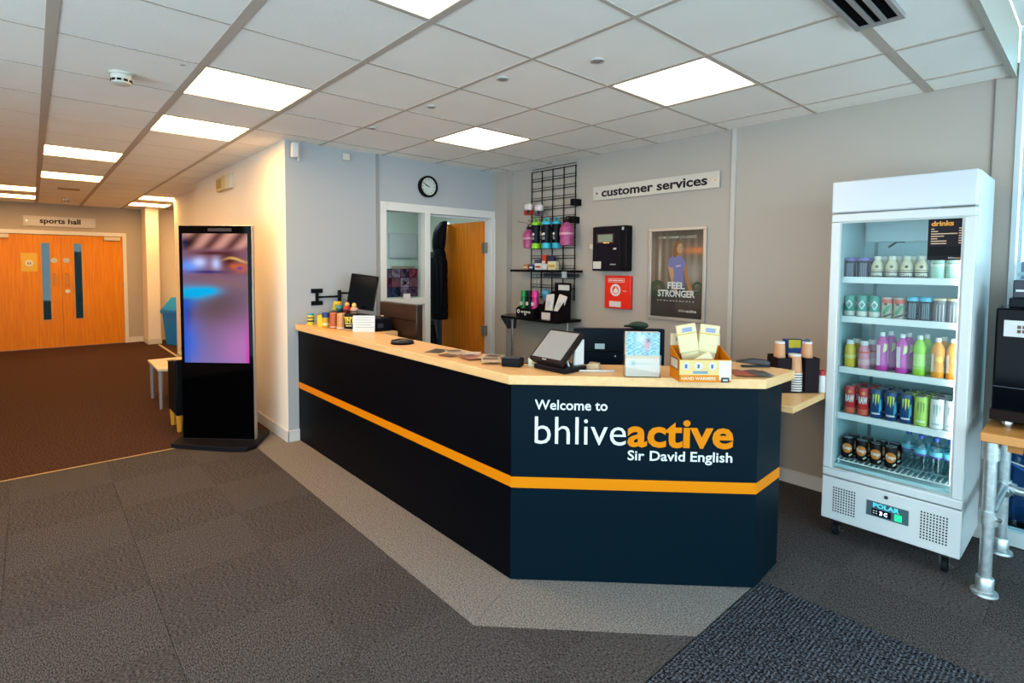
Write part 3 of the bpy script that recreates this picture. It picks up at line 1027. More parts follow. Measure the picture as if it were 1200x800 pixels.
def poster_print(u, v):
    c = Vector((.055, .040, .036))
    if v > .30:
        bars = .5 + .5 * math.sin(u * 46)
        c = Vector((.13, .085, .062)).lerp(Vector((.26, .19, .145)), bars * .55)
        c = c.lerp(Vector((.30, .27, .23)), blob(u, v, .83, .52, .13, .13) * .8)
        c = c.lerp(Vector((.55, .16, .05)), blob(u, v, .9, .77, .25, .035))
        c = c.lerp(Vector((.52, .42, .34)), blob(u, v, .17, .62, .02, .22) * .9)
        c = c.lerp(Vector((.045, .04, .035)), blob(u, v, .5, .97, .9, .09) * .75)
        c = c.lerp(Vector((.04, .055, .04)), 1 - min(1, max(0, (v - .30) / .12)))
    return c


print_panel('print', .024, PW - .024, .024, PH - .024, -.008, 60, 90, poster_print, mat('poster paper', '000000', .4, attr='print'), t)
SKIN, SKIN2 = plain('c98a62', .5), plain('a8683f', .5)
PP = lambda pts: [(.024 + a * .467, .024 + b * .712) for a, b in pts]


def flat(name, pts, m, y, lab=None):
    return obj(name, MB().prism_y(PP(pts), y - .0003, y), m, t, label=lab, smooth=False)


mb = MB()
mb.ring_y(.024 + .13 * .467, .024 + .33 * .712, .03, .072, -.0085, -.008)
mb.ring_y(.024 + .90 * .467, .024 + .36 * .712, .024, .045, -.0085, -.008)
obj('printed_barbell', mb, plain('2a3a26', .5), t)
mb = MB()
flat('printed_leggings', [(.45, .37), (.64, .37), (.66, .30), (.66, .24), (.43, .24), (.43, .30)], plain('15131c'), -.0085)
flat('printed_arm', [(.33, .62), (.345, .665), (.39, .67), (.43, .62), (.445, .52), (.47, .44), (.505, .35), (.535, .30), (.515, .27), (.475, .285), (.445, .36), (.40, .43), (.36, .52)], SKIN, -.0088)
flat('printed_arm', [(.60, .62), (.64, .645), (.68, .62), (.705, .55), (.735, .46), (.775, .38), (.815, .325), (.80, .29), (.765, .285), (.735, .33), (.69, .42), (.655, .50)], SKIN2, -.0088)
flat('printed_neck', [(.475, .69), (.48, .76), (.55, .77), (.565, .70)], SKIN2, -.009)
flat('printed_shirt', [(.33, .60), (.335, .655), (.37, .69), (.44, .715), (.50, .705), (.555, .715), (.62, .685), (.665, .65), (.67, .59), (.635, .57), (.63, .50), (.645, .42), (.645, .36), (.55, .345), (.45, .36), (.445, .44), (.455, .52), (.43, .58), (.385, .575)], plain('6d6ba4', .5), -.0092)
flat('printed_hair', [(.435, .70), (.425, .77), (.435, .83), (.47, .87), (.525, .885), (.58, .875), (.605, .84), (.56, .82), (.53, .78), (.505, .72), (.47, .69)], plain('7a4a26'), -.0094)
flat('printed_face', [(.50, .765), (.505, .81), (.53, .845), (.575, .855), (.60, .835), (.605, .80), (.615, .785), (.60, .775), (.60, .755), (.575, .74), (.54, .745)], SKIN, -.0096)
flat('printed_eye', [(.565, .808), (.59, .808), (.59, .802), (.565, .802)], plain('3a2018'), -.0098)
flat('printed_shirt_logo', [(.49, .60), (.58, .605), (.58, .592), (.49, .587)], plain('d8d8e8'), -.0094)
flat('printed_bar', [(.30, .29), (.92, .33), (.92, .318), (.30, .278)], plain('6e6a66', .4), -.0086)
mb = MB()
text(mb, 'FEEL', PW / 2, .262, .155, .052, -.0099, .0004, .034, center=True)
text(mb, 'STRONGER', PW / 2, .196, .335, .052, -.0099, .0004, .034, center=True)
obj('headline', mb, plain('f3f0ea'), t)
mb = MB()
text(mb, 'GYM | SWIM | CLASSES', PW / 2, .672, .34, .020, -.0095, .0004, .002, center=True)
obj('top_line', mb, plain('d8d0c4'), t)
mb = MB()
for q in range(12):
    mb.box(.085 + q * .029, .085 + q * .029 + random.uniform(.012, .025), -.0098, -.0095, .158, .166)
obj('small_print', mb, plain('b8b0a8'), t)
mb = MB()
text(mb, 'bhlive', .285, .075, .068, .021, -.0095, .0004, .0)
text(mb, 'active', .355, .075, .085, .021, -.0095, .0004, .035)
obj('maker_line', mb, plain('f3f0ea'), t)
obj('glazing', MB().box(.024, PW - .024, -.014, -.013, .024, PH - .024), GLASS, t)

# ------------------------------------------------------------------ grid wall with hooks and shelf
t = thing('grid_panel', 'black wire grid display panel on the back wall', 'display grid', (-3.70, 3.96, 0))
for q in range(5):
    xx = -.297 + q * .1485
    obj('wire', MB().box(xx - .004, xx + .004, -.034, -.026, 1.17, 2.475), BLACK, t)
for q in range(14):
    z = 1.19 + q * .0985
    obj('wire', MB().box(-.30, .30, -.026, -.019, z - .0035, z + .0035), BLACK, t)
    obj('wire', MB().box(-.30, .30, -.026, -.019, z + .0235, z + .0285), BLACK, t)  # second thin bar doubling each row, set slightly higher
for xx, z in ((.32, 2.11), (.30, 1.945)):
    obj('bracket', MB().box(xx - .03, xx + .03, -.10, 0, z - .03, z + .035), BLACK, t, bevel=.006)
sh = obj('shelf', MB().box(-.43, .40, -.21, -.03, 1.445, 1.468), BLACK, t, bevel=.002)
obj('price_rail', MB().box(-.05, .38, -.10, -.06, 1.40, 1.435), plain('232833', .3), sh)
obj('price_holder', MB().box(.30, .36, -.214, -.21, 1.395, 1.455), plain('8ea5aa', .3), sh)
for xx in (-.36, -.21, -.10, .0, .10, .25):
    obj('hook', MB().tube([(xx, -.03, 1.955), (xx, -.15, 1.96), (xx, -.165, 1.975)], .003, 6), STEEL, t)

PINKJ = mat('pink jug plastic', 'b04a7a', .25, trans=.25)
PINKT = mat('pink jug tint', '93406c', .3, spec=.3)


def jug(loc, label, sc=1.0):
    t = thing('water_jug', label, 'water bottle', loc, group='pink water jugs on the grid')
    p = [(.055, 0), (.064, .006), (.066, .06), (.062, .075), (.068, .09), (.071, .13), (.067, .17), (.05, .195), (.03, .21), (.028, .222)]
    obj('body', MB().lathe([(r * sc, z * sc) for r, z in p], 18), PINKT, t)
    obj('cap', MB().lathe([(.026 * sc, .222 * sc), (.027 * sc, .25 * sc), (.018 * sc, .258 * sc)], 14), plain('1c1418', .4), t)
    h = .066 * sc
    obj('handle', MB().tube([(0, 0, .245 * sc), (0, -.012, .275 * sc), (0, .035, .288 * sc), (0, .05, .25 * sc)], .006, 8), plain('201820', .4), t)
    obj('label_band', MB().lathe([(.0716 * sc, .105 * sc), (.0716 * sc, .125 * sc)], 18), plain('d88aa4', .4), t)
    return t


jug((-3.925, 3.82, 1.685), 'pink water jug hanging at the shelf end of the grid', .86)
jug((-3.41, 3.82, 1.70), 'pink water jug hanging under the black bracket of the grid', .98)


def shaker(loc, label, c, dark, sc=1):
    t = thing('shaker_bottle', label, 'shaker bottle', loc, group='shaker bottles on the grid')
    obj('cup', MB().lathe([(.036 * sc, .05), (.038 * sc, .16), (.044 * sc, .235)], 16), plain(dark, .25), t)
    obj('foot', MB().lathe([(.043 * sc, 0), (.045 * sc, .012), (.043 * sc, .05)], 16), plain(c, .35), t)
    obj('lid', MB().lathe([(.047 * sc, .232), (.047 * sc, .252), (.036 * sc, .262)], 16), plain(c, .35), t)
    obj('loop', MB().tube([(-.03 * sc, 0, .26), (-.028 * sc, 0, .285), (0, 0, .298), (.028 * sc, 0, .285), (.03 * sc, 0, .26)], .0065, 8), plain(c, .35), t)
    obj('emblem', MB().disc_y(0, .14, .013, -.0415, -.036, 14), WHITE, t)
    obj('logo_mark', MB().box(-.009, .009, -.0405, -.034, .085, .115), plain('8a8a94', .4), t)
    return t


shaker((-3.80, 3.80, 1.68), 'lime green shaker bottle, front one beside the pink jug', '7fd41c', '10161c')
shaker((-3.735, 3.865, 1.68), 'lime green shaker bottle, half hidden behind the front green one', '63b414', '0c1a12')
shaker((-3.655, 3.80, 1.68), 'cyan blue shaker bottle, front one in the middle of the grid', '27b6dc', '12161c')
shaker((-3.55, 3.83, 1.68), 'cyan blue shaker bottle next to the larger pink jug', '1fa2c8', '101418')
for loc, lab, c1, c2 in (((-3.92, 3.81, 2.02), 'white and red boxed item hanging above the pink jug', 'e8dcd8', 'a8281c'), ((-3.785, 3.82, 2.005), 'white and grey boxed item hanging above the green shakers', 'e0d4d8', '5a4a58')):
    t = thing('hanging_pack', lab, 'packet', loc, group='packs hung high on the grid')
    obj('pack', MB().box(-.045, .045, -.03, .03, .045, .115), plain(c1, .4), t, bevel=.02)
    obj('lower_band', MB().box(-.042, .042, -.028, .028, 0, .05), plain(c2, .4), t, bevel=.008)
    obj('dark_badge', MB().disc_y(.022, .03, .02, -.0305, -.025, 12), plain('2a2028', .4), t)
    obj('hang_tab', MB().box(-.012, .012, -.002, .002, .11, .135), plain('bdb5ae'), t)
# packets on the upper shelf
t_spots = [((-3.955, 3.83), .06, .05, .055, 'b8703a', 'small orange brown packet at the end of the grid shelf'), ((-3.885, 3.84), .055, .05, .05, '2a4878', 'small blue packet between orange ones on the grid shelf'),
           ((-3.81, 3.85), .06, .06, .10, '3a3a54', 'tall dark blue packet on the grid shelf'), ((-3.76, 3.815), .09, .05, .065, 'e4e0dc', 'white packet at the front of the grid shelf'),
           ((-3.745, 3.88), .055, .05, .15, 'c23a1c', 'red topped packet standing at the back of the grid shelf'), ((-3.675, 3.815), .065, .05, .06, 'ccd6de', 'pale blue packet at the front of the grid shelf'),
           ((-3.655, 3.88), .07, .05, .14, '26284a', 'dark packet with orange band at the back of the grid shelf'), ((-3.58, 3.82), .105, .05, .085, 'd9cc9c', 'cream box at the wide end of the grid shelf')]
for (xx, yy), w, d_, h, c, lab in t_spots:
    t = thing('small_packet', lab, 'packet', (xx, yy, 1.468), group='packets on the grid shelf')
    obj('box', MB().box(-w / 2, w / 2, -d_ / 2, d_ / 2, 0, h), plain(c, .4), t, bevel=.003)
    obj('print_band', MB().box(-w / 2 * .8, w / 2 * .8, -d_ / 2 - .001, -d_ / 2, h * .3, h * .6), plain({'e4e0dc': 'a03020', 'd9cc9c': 'c08a30', '26284a': 'c8602a'}.get(c, 'e4dcd0'), .4), t)
t = thing('price_tags', 'strip of six small white price tags on the back wall', 'price tags', (-3.95, 3.955, 1.28))
for r in range(3):
    for c in range(3):
        obj('tag', MB().box(-.075 + c * .05, -.045 + c * .05, -.004, 0, .002 + r * .05, .036 + r * .05), plain('d8cdbb', .5), t)

# ------------------------------------------------------------------ low black display shelf by the grid
t = thing('display_shelf', 'low black display shelf on a chrome post below the grid', 'shelf', (-3.7, 3.75, 0))
obj('top', MB().prism([(-.49, -.02), (-.40, -.15), (.38, -.15), (.38, .19), (-.49, .19)], .975, 1.0), plain('0b0a0c', .15), t, bevel=.002)
obj('gusset', MB().add([(-.49, -.02, .974), (-.40, -.15, .974), (-.27, -.15, .974), (-.37, -.08, .86), (-.33, .0, .86), (-.42, .1, .974)], [(0, 3, 1), (1, 3, 2), (2, 3, 4), (0, 5, 4, 3), (5, 2, 4), (0, 1, 2, 5)]), plain('3a3a3e', .4), t)
obj('post', MB().lathe([(.014, .02), (.014, .975)], 12, (-.30, -.08)), plain('d5d2cc', .2, metal=.9), t)
obj('foot', MB().lathe([(.12, 0), (.12, .012), (.02, .02)], 20, (-.30, -.08)), plain('d5d2cc', .2, metal=.9), t)
obj('post', MB().lathe([(.014, .02), (.014, .975)], 12, (.30, .08)), plain('d5d2cc', .2, metal=.9), t)
obj('foot', MB().lathe([(.12, 0), (.12, .012), (.02, .02)], 20, (.30, .08)), plain('d5d2cc', .2, metal=.9), t)
t = thing('bottle_tray', 'black cardboard tray holding three sports bottles', 'display box', (-3.82, 3.74, 1.0))
mb = MB().box(-.125, .125, -.07, .07, 0, .006)
mb.box(-.125, .125, -.07, -.065, .006, .085)
mb.box(-.125, .125, .065, .07, .006, .13)
mb.prism_x([(-.065, .006), (.065, .006), (.065, .13), (-.065, .085)], -.125, -.12)
mb.prism_x([(-.065, .006), (.065, .006), (.065, .13), (-.065, .085)], .12, .125)
obj('box', mb, plain('0e0c10', .4), t)
obj('emblem', MB().ring_y(-.09, .052, .008, .02, -.071, -.07, 16), WHITE, t)
mb = MB()
for q in range(4):
    mb.box(-.05 + q * .034, -.05 + q * .034 + .026, -.071, -.07, .04, .058)
mb.box(-.005, .02, -.071, -.07, .018, .034)
obj('print', mb, WHITE, t)
for xx, c, lab in ((-.08, '0f6a30', 'green'), (0.0, '17151a', 'black'), (.08, 'c8186c', 'pink')):
    t = thing('sports_bottle', '%s sports bottle with white emblem in the black tray' % lab, 'bottle', (-3.82 + xx, 3.735, 1.006), group='sports bottles in the tray')
    obj('body', MB().lathe([(.034, 0), (.036, .02), (.036, .15), (.030, .175), (.032, .19)], 16), plain(c, .25), t)
    obj('cap', MB().lathe([(.033, .19), (.033, .235), (.028, .255)], 16), plain({'0f6a30': '118a3c', '17151a': '1f1c22', 'c8186c': 'f0248a'}[c], .3), t)
    obj('emblem', MB().ring_y(0, .125, .008, .018, -.0385, -.033, 16), WHITE, t)
t = thing('round_item', 'blue and clear round top item behind the sports bottles', 'bottle', (-3.655, 3.80, 1.0))
obj('body', MB().lathe([(.03, 0), (.034, .1), (.034, .2)], 14), plain('5a5f70', .3), t)
obj('top', MB().ball((0, 0, .235), .048), plain('3a87a4', .25), t)
t = thing('packet_stand', 'black slanted stand holding white sachets', 'display box', (-3.50, 3.76, 1.0))
mb = MB().prism_x([(-.08, 0), (.09, 0), (.09, .26), (-.08, .09)], -.125, -.118)
mb.prism_x([(-.08, 0), (.09, 0), (.09, .26), (-.08, .09)], .118, .125)
mb.box(-.118, .118, -.08, .09, 0, .006)
mb.box(-.118, .118, .084, .09, .006, .26)
mb.box(-.118, .118, -.08, -.074, .006, .085)
obj('box', mb, plain('0d0b0e', .4), t)
obj('price_label', MB().box(-.09, .02, -.086, -.08, -.0, .062), plain('e0d8d4', .5), t, label='white price label')
hd = obj('header', MB().box(-.08, .13, .084, .09, .26, .345), plain('0d0b0e', .4), t)
obj('header_label', MB().box(-.03, .11, .083, .084, .275, .325), plain('dfe0e0', .5), hd)
for xx, lab, rz in ((-.055, 'white sachet in the slanted stand, beside the pink bottle', -.1), (.055, 'white sachet in the slanted stand, tilted one', .22)):
    M_ = Matrix.Rotation(rz, 4, 'Y') @ Matrix.Rotation(-.25, 4, 'X')
    t = thing('sachet', lab, 'packet', (-3.50 + xx, 3.735, 1.05), group='sachets in the slanted stand')
    obj('pouch', MB(M_).box(-.05, .05, -.012, .012, .01, .19), plain('e6e2dc', .35), t, bevel=.01)
    obj('print', MB(M_).box(-.025, .02, -.0135, -.0125, .06, .12), plain('b9cad2', .4), t)

# ------------------------------------------------------------------ jacket and bag hung on the open office door
JK = mat('black quilted nylon', '0a0c12', .45, bump=(25, .15))
t = thing('hooded_jacket', 'black hooded quilted jacket hung on the open office door', 'jacket', (-5.33, 3.68, 0))
rings = []
for q in range(33):
    f = q / 32
    z = .86 + f * .84
    w = .125 + .012 * math.sin(f * 3) - (.055 * max(0, (f - .8) / .2))
    ripple = 1 + .05 * abs(math.sin(f * 8 * PI))
    rings.append((.01, 0, z, w * ripple, (.085 - .03 * max(0, (f - .75) / .25)) * ripple))
obj('body', MB().loft(rings, 24, lambda a, j: 1 + .06 * math.sin(3 * a + j * .15)), JK, t)
rings = [(.0, 0, 1.66, .07, .055), (.0, 0, 1.72, .088, .07), (.005, 0, 1.80, .10, .078), (.01, .01, 1.90, .10, .075), (.03, .02, 1.97, .085, .06), (.05, .04, 2.02, .05, .04), (.06, .05, 2.035, .02, .02)]
obj('hood', MB().loft(rings, 20, lambda a, j: 1 + .05 * math.sin(2 * a + j)), JK, t)
for sx, sy in ((-.10, -.055), (.115, -.06)):
    rs, ps = [], []
    for q in range(15):
        f = q / 14
        ps.append((sx * (1 + .15 * math.sin(f * PI)), sy, 1.60 - f * .66))
        rs.append((.05 - .012 * f) * (1 + .06 * abs(math.sin(f * 5 * PI))))
    obj('sleeve', MB().tube(ps, rs, 12), JK, t)
obj('hanging_hook', MB().box(.02, .05, .06, .125, 2.0, 2.02), STEEL, t)
t = thing('dark_bag', 'black bag hanging below the jacket on the office door', 'bag', (-5.36, 3.60, 0))
obj('body', MB().loft([(0, 0, .40, .04, .03), (0, 0, .43, .085, .06), (0, 0, .55, .09, .06), (0, 0, .68, .07, .05), (0, 0, .80, .035, .03)], 16), plain('0b0c10', .5), t)
obj('strap', MB().tube([(-.03, 0, .79), (-.02, .01, .835), (.02, .01, .835), (.03, 0, .79)], .008), plain('0b0c10', .5), t)
obj('pale_tag', MB().box(-.05, .05, -.07, -.05, .42, .47), plain('8b959a', .5), t)

# office furnishings seen through the side window
t = thing('white_board', 'white board on the office wall seen through the side window', 'whiteboard', (-7.2, 4.30, 1.62))
obj('board', MB().box(0, .02, -.24, .24, 0, .36), plain('e8f0f0', .3), t)
obj('frame', MB(Matrix.Rotation(PI / 2, 4, 'Z')).frame_y(-.25, .25, -.01, .37, .012, -.024, 0), plain('c9d0d0', .4), t)
t = thing('notice_board', 'beige framed notice board under the office white board', 'notice board', (-7.2, 4.30, 1.25))
obj('board', MB().box(0, .015, -.21, .21, 0, .24), plain('b9a078', .7), t)
obj('frame', MB(Matrix.Rotation(PI / 2, 4, 'Z')).frame_y(-.22, .22, -.01, .25, .018, -.02, 0), plain('eceae2', .4), t)
t = thing('filing_cabinet', 'dark filing cabinet inside the office behind the jacket', 'cabinet', (-6.6, 4.58, 0))
obj('body', MB().box(-.25, .25, -.19, .02, 0, 1.70), plain('20242c', .4), t, bevel=.006)
for z in (.1, .5, .9, 1.3):
    dr = obj('drawer', MB().box(-.23, .23, -.202, -.19, z, z + .36), plain('272c35', .4), t)
    obj('handle', MB().box(-.06, .06, -.22, -.202, z + .25, z + .265), STEEL, dr)

# ================================================================== things on the counter
Z1 = Z_TOP + .0005
# wall mounted screen
t = thing('wall_monitor', 'small black monitor on a jointed wall arm at the clock wall', 'monitor', (XO, 1.855, 1.226))
mb = MB()
mb.box(0, .012, -.05, .05, .035, .072)
mb.box(0, .012, -.05, .05, -.072, -.035)
mb.box(0, .016, -.012, .012, -.035, .035)
obj('wall_plate', mb, BLACK, t)
obj('arm', MB().box(.012, .032, 0, .19, -.008, .008), BLACK, t)
obj('joint', MB().lathe([(.016, -.055), (.016, .055)], 12, (.03, .195)), BLACK, t)
obj('arm', MB().tube([(.03, .195, .03), (.27, .275, .035)], .009, 8), BLACK, t)
MM = Matrix.Translation((.30, .285, .045)) @ Matrix.Rotation(math.radians(46), 4, 'Z') @ Matrix.Rotation(math.radians(7), 4, 'Y') @ Matrix.Rotation(math.radians(-10), 4, 'X')
sc = obj('screen_case', MB(MM).box(-.118, .118, -.025, .005, -.15, .15), plain('0d0c0f', .3), t, bevel=.004)
obj('screen', MB(MM).box(-.108, .108, -.027, -.025, -.138, .14), mat('switched off screen', '050506', .12), sc)

# black printer like box with a notice, carrying the small toys
t = thing('black_printer', 'black box unit behind the snack jars with a white notice', 'printer', (-4.06, 2.00, Z1))
obj('body', MB().box(-.45, .39, -.05, .10, 0, .092), plain('0c0d12', .35), t, bevel=.006)
obj('tray', MB().box(-.44, .38, -.04, .09, .092, .10), plain('17181d', .3), t)
obj('port_block', MB().box(.391, .41, -.03, .01, .03, .06), plain('2a2a30', .3), t)
N1, N2 = Vector((-3.745, 1.835, 0)), Vector((-3.62, 1.965, 0))
ang = math.atan2(N2.y - N1.y, N2.x - N1.x)
t = thing('paper_notice', 'white printed paper notice leaning at the box on the counter', 'notice', (-3.765, 1.815, Z1), math.radians(50))
obj('sheet', MB(Matrix.Rotation(-.08, 4, 'X')).box(0, .165, 0, .003, 0, .125), plain('e6ecec', .5), t)
mb = MB(Matrix.Rotation(-.08, 4, 'X'))
for q in range(5):
    mb.box(.02, .16 - .02 * (q % 2), -.001, 0, .035 + q * .018, .040 + q * .018)
obj('printed_lines', mb, plain('9aa6ac'), t)


def pot(loc, label, prof, c, capprof=None, cc='222222', name='snack_jar', band=None, cat='jar', group='snack jars on the counter end'):
    t = thing(name, label, cat, loc, group=group)
    obj('body', MB().lathe(prof, 16), plain(c, .35), t)
    if capprof:
        obj('lid', MB().lathe(capprof, 16), plain(cc, .35), t)
    if band:
        for z0, z1, bc in band:
            r = prof[1][0] + .0012
            obj('label_band', MB().lathe([(r, z0), (r, z1)], 16), plain(bc, .4), t)
    return t


def cy(r, h):
    return [(r * .96, 0), (r, .004), (r, h - .004), (r * .96, h)]


pot((-4.40, 1.745, Z1), 'yellow spotted can with teal top at the wall end of the counter', cy(.027, .086), 'e6d33a', [(.026, .086), (.026, .096), (.022, .099)], '2a98a8', band=[(.03, .045, '3a3a20'), (.06, .07, '2d2d1c')])
pot((-4.325, 1.80, Z1), 'dark green and black small jar behind the yellow can', cy(.024, .085), '1f2a18', [(.022, .085), (.022, .095)], '161616', band=[(.005, .03, '58b81f')])
t = thing('yellow_packet', 'plain yellow upright packet between the cans', 'packet', (-4.245, 1.775, Z1), math.radians(40))
obj('box', MB().box(-.030, .030, -.02, .02, 0, .095), plain('f0c814', .4), t, bevel=.004)
obj('flap', MB().box(-.028, .028, -.018, .018, .095, .099), plain('d8b010', .4), t)
pot((-4.165, 1.775, Z1), 'jar with dark blue lid and yellow label on the counter end', cy(.028, .085), 'cf9a26', [(.030, .085), (.031, .118), (.028, .122)], '1c3678', band=[(.02, .04, 'e8d89a')])
pot((-4.115, 1.845, Z1), 'small black jar with pale label between blue lid jar and red one', cy(.026, .07), '1a1412', [(.024, .07), (.024, .085)], '2a2018', band=[(.015, .035, 'b8b0a4')])
pot((-4.07, 1.80, Z1), 'tall red orange jar on the counter end', cy(.030, .12), 'b8522c', [(.029, .12), (.027, .128)], 'c8623c', band=[(.008, .02, 'd9b48a')])
pot((-3.985, 1.825, Z1), 'tall peach orange jar beside the black lettered tub', cy(.034, .118), 'cf8a50', [(.033, .118), (.03, .128)], 'd8986a', band=[(.006, .018, 'e8d8c0')])
t = pot((-3.90, 1.87, Z1), 'black tub with large yellow letters beside the paper notice', cy(.056, .112), '14110f', [(.057, .112), (.057, .122), (.05, .125)], '1a1814', band=[(.004, .012, 'c8c0a8')])
rot_t = math.radians(42)
t.rotation_euler = (0, 0, rot_t)
mb = MB()
text(mb, 'TNT', 0, .066, .086, .034, 0, .002, .05, cyl=(0, 0, .0565), center=True)
obj('lettering', mb, plain('f0cf3a'), t)
mb = MB()
for z0, w in ((.045, .07), (.028, .05)):
    text(mb, '----', 0, z0, w, .03, 0, .002, .05, cyl=(0, 0, .0565), center=True)
obj('small_print', mb, plain('d8c47a'), t)
obj('rim_band', MB().lathe([(.0572, .098), (.0572, .108)], 16), plain('b8a03c'), t)
ZT = Z1 + .1005
t = thing('yellow_pouch', 'yellow pouch tilted on top of the black box', 'packet', (-4.47, 2.00, ZT), math.radians(30))
obj('pouch', MB(Matrix.Rotation(.2, 4, 'Y')).box(-.035, .035, -.012, .012, .006, .085), plain('efcf2a', .4), t, bevel=.006)
obj('badge', MB(Matrix.Rotation(.2, 4, 'Y')).disc_y(0, .045, .02, -.014, -.012, 14), plain('b8941a'), t)
for loc, lab, bc, hc in (((-4.40, 2.0), 'small teal figure with dark cap on the black box', '3a8a94', 'd8a830'), ((-4.25, 2.0), 'small red bodied figure with orange head on the black box', 'b82c22', 'e0a058'), ((-4.12, 2.0), 'small pink and dark striped figure at the end of the black box', 'd8a08a', 'f0c060')):
    t = thing('toy_figure', lab, 'toy', (loc[0], loc[1], ZT), group='small figures on the black box')
    obj('body', MB().ball((0, 0, .032), .034, 12, (1, 1, .95)), plain(bc, .4), t)
    obj('head', MB().ball((0, 0, .072), .021), plain(hc, .4), t)
    obj('belt', MB().lathe([(.0345, .022), (.0345, .03)], 14), plain('2a2a34'), t)

# monitor backs behind the counter
def monitor(name, label, loc, rz, w, h, zb, col, tilt=0, thick=.035, line=True):
    t = thing(name, label, 'monitor', loc, rz)
    M_ = Matrix.Rotation(tilt, 4, 'X')
    cs = obj('case', MB(M_).box(-w / 2, w / 2, -.02, thick, zb, zb + h), plain(col, .35), t, bevel=.006)
    obj('screen', MB(M_).box(-w / 2 + .012, w / 2 - .012, thick, thick + .002, zb + .015, zb + h - .012), plain('101216', .1), cs)
    if line:
        obj('seam', MB(M_).box(-w / 2 + .01, w / 2 - .01, -.022, -.02, zb + h * .60, zb + h * .615), plain('050507', .3), cs)
    obj('stand', MB().box(-.035, .035, .0, .03, .012, zb + h * .4), plain('111216', .35), t)
    obj('foot', MB().box(-.12, .12, -.06, .12, 0, .012), plain('111216', .35), t, bevel=.004)
    return t, cs, M_


# back faces -y (towards the visitor)
t, cs, M_ = monitor('desk_monitor', 'brown black monitor seen from behind over the long counter', (-3.665, 2.16, .7255), math.radians(2), .53, .31, .175, '2c1b14')
obj('sticker', MB(M_).box(-.245, -.205, -.022, -.0205, .345, .375), plain('d8cfc4'), cs, label='white sticker')
obj('badge', MB(M_).disc_y(.02, .43, .012, -.022, -.0205, 12), plain('4a2018'), cs)
t, cs, M_ = monitor('desk_monitor', 'large dark blue monitor seen from behind at the slanted counter', (-1.83, 2.50, .7255), math.radians(45), .51, .33, .10, '0a141d')
obj('sticker', MB(M_).box(-.135, -.08, -.023, -.0205, .315, .345), plain('b8dce4'), cs, label='pale blue sticker')
mb = MB(M_)
for xx, zz in ((-.02, .275), (-.02, .19), (.10, .275), (.10, .19)):
    mb.disc_y(xx, zz, .004, -.022, -.0205, 10)
obj('screw', mb, plain('d8e4e8', .3), cs)
t = thing('green_cap', 'dark green rounded cap showing behind the leaflet holder', 'cap', (-1.735, 2.555, .0))
t.location.z = .7255 + .43 + .0225
obj('crown', MB().ball((0, 0, 0), .055, 14, (1, 1, .4)), plain('0e2c20', .5), t)
obj('peak', MB().box(-.04, .04, -.085, -.035, -.006, .004), plain('0b1c18', .5), t, bevel=.003)

# flat black stand and small card reader
t = thing('black_stand_base', 'flat black ring stand on the counter before the brown monitor', 'stand', (-3.02, 1.80, Z1))
obj('ring', MB().lathe([(.075, 0), (.078, .006), (.06, .014), (.02, .016)], 24), plain('0d0d10', .3), t)
obj('coil', MB().tube([(.07 * math.cos(a), .07 * math.sin(a), .018 + .002 * math.sin(3 * a)) for a in [q * .42 for q in range(16)]], .005, 6), plain('2a2a2e', .3), t)
t = thing('card_reader', 'small black card reader box at the counter bend', 'card reader', (-1.99, 1.83, Z1), math.radians(30))
obj('body', MB().box(-.05, .05, -.035, .04, 0, .042), plain('101014', .35), t, bevel=.005)
obj('top_plate', MB().box(-.042, .042, -.028, .034, .042, .045), plain('26242a', .25), t)
obj('cable', MB().tube([(.045, .03, .012), (.08, .06, .008), (.13, .06, .005), (.15, .09, .005)], .003, 6), BLACK, t)

# leaflets
LFC = ['6e5a4c', 'c8b49a', '8c5a3c', 'd8cfc4', 'a83a30', 'e0a878', '3c3430', 'd86a5a']


def leaflet(x, y, rz, c, label, lift, w=.10, h=.15, group='leaflets fanned on the long counter'):
    t = thing('leaflet', label, 'leaflet', (x, y, Z1 + lift), rz, group=group)
    obj('sheet', MB().box(-w / 2, w / 2, -h / 2, h / 2, 0, .0012), plain(c, .4), t)
    obj('picture', MB().box(-w * .4, w * .4, -h * .05, h * .42, .0012, .0017), plain(random.choice([q for q in LFC if q != c]), .4), t)


for q, (x, y, rz, c, lab) in enumerate([
        (-2.62, 1.80, .5, '4a4038', 'dark leaflet at the end of the fan nearest the office door'), (-2.53, 1.86, 1.1, 'd0c4b0', 'pale leaflet second in the fan on the long counter'),
        (-2.45, 1.79, .2, '6e4a3c', 'brown leaflet in the front of the fan on the long counter'), (-2.38, 1.87, .8, 'c8a888', 'tan leaflet at the back of the fan on the long counter'),
        (-2.30, 1.80, 1.4, 'b86a5a', 'reddish leaflet in the middle of the fan on the long counter'), (-2.22, 1.88, .4, 'e0c49a', 'cream leaflet behind the reddish one in the fan'),
        (-2.14, 1.81, .9, 'd8b08a', 'light orange leaflet of the fan closest to the card reader')]):
    leaflet(x, y, rz, c, lab, .0022 * q)
for q, (x, y, rz, c, lab) in enumerate([
        (-1.23, 2.50, .8, 'e4dcd4', 'white leaflet tucked behind the hand warmer box'), (-1.17, 2.57, .3, 'e8a070', 'orange printed card behind the hand warmer box'),
        (-1.11, 2.62, 1.2, 'c8d2d8', 'pale blue leaflet near the desk end'), (-1.13, 2.53, .6, 'b84a30', 'red cornered card in front at the desk end'),
        (-1.075, 2.58, .85, '484a50', 'dark grey card at the desk end')]):
    leaflet(x, y, rz, c, lab, .0022 * q, .085, .12, 'cards at the desk end')

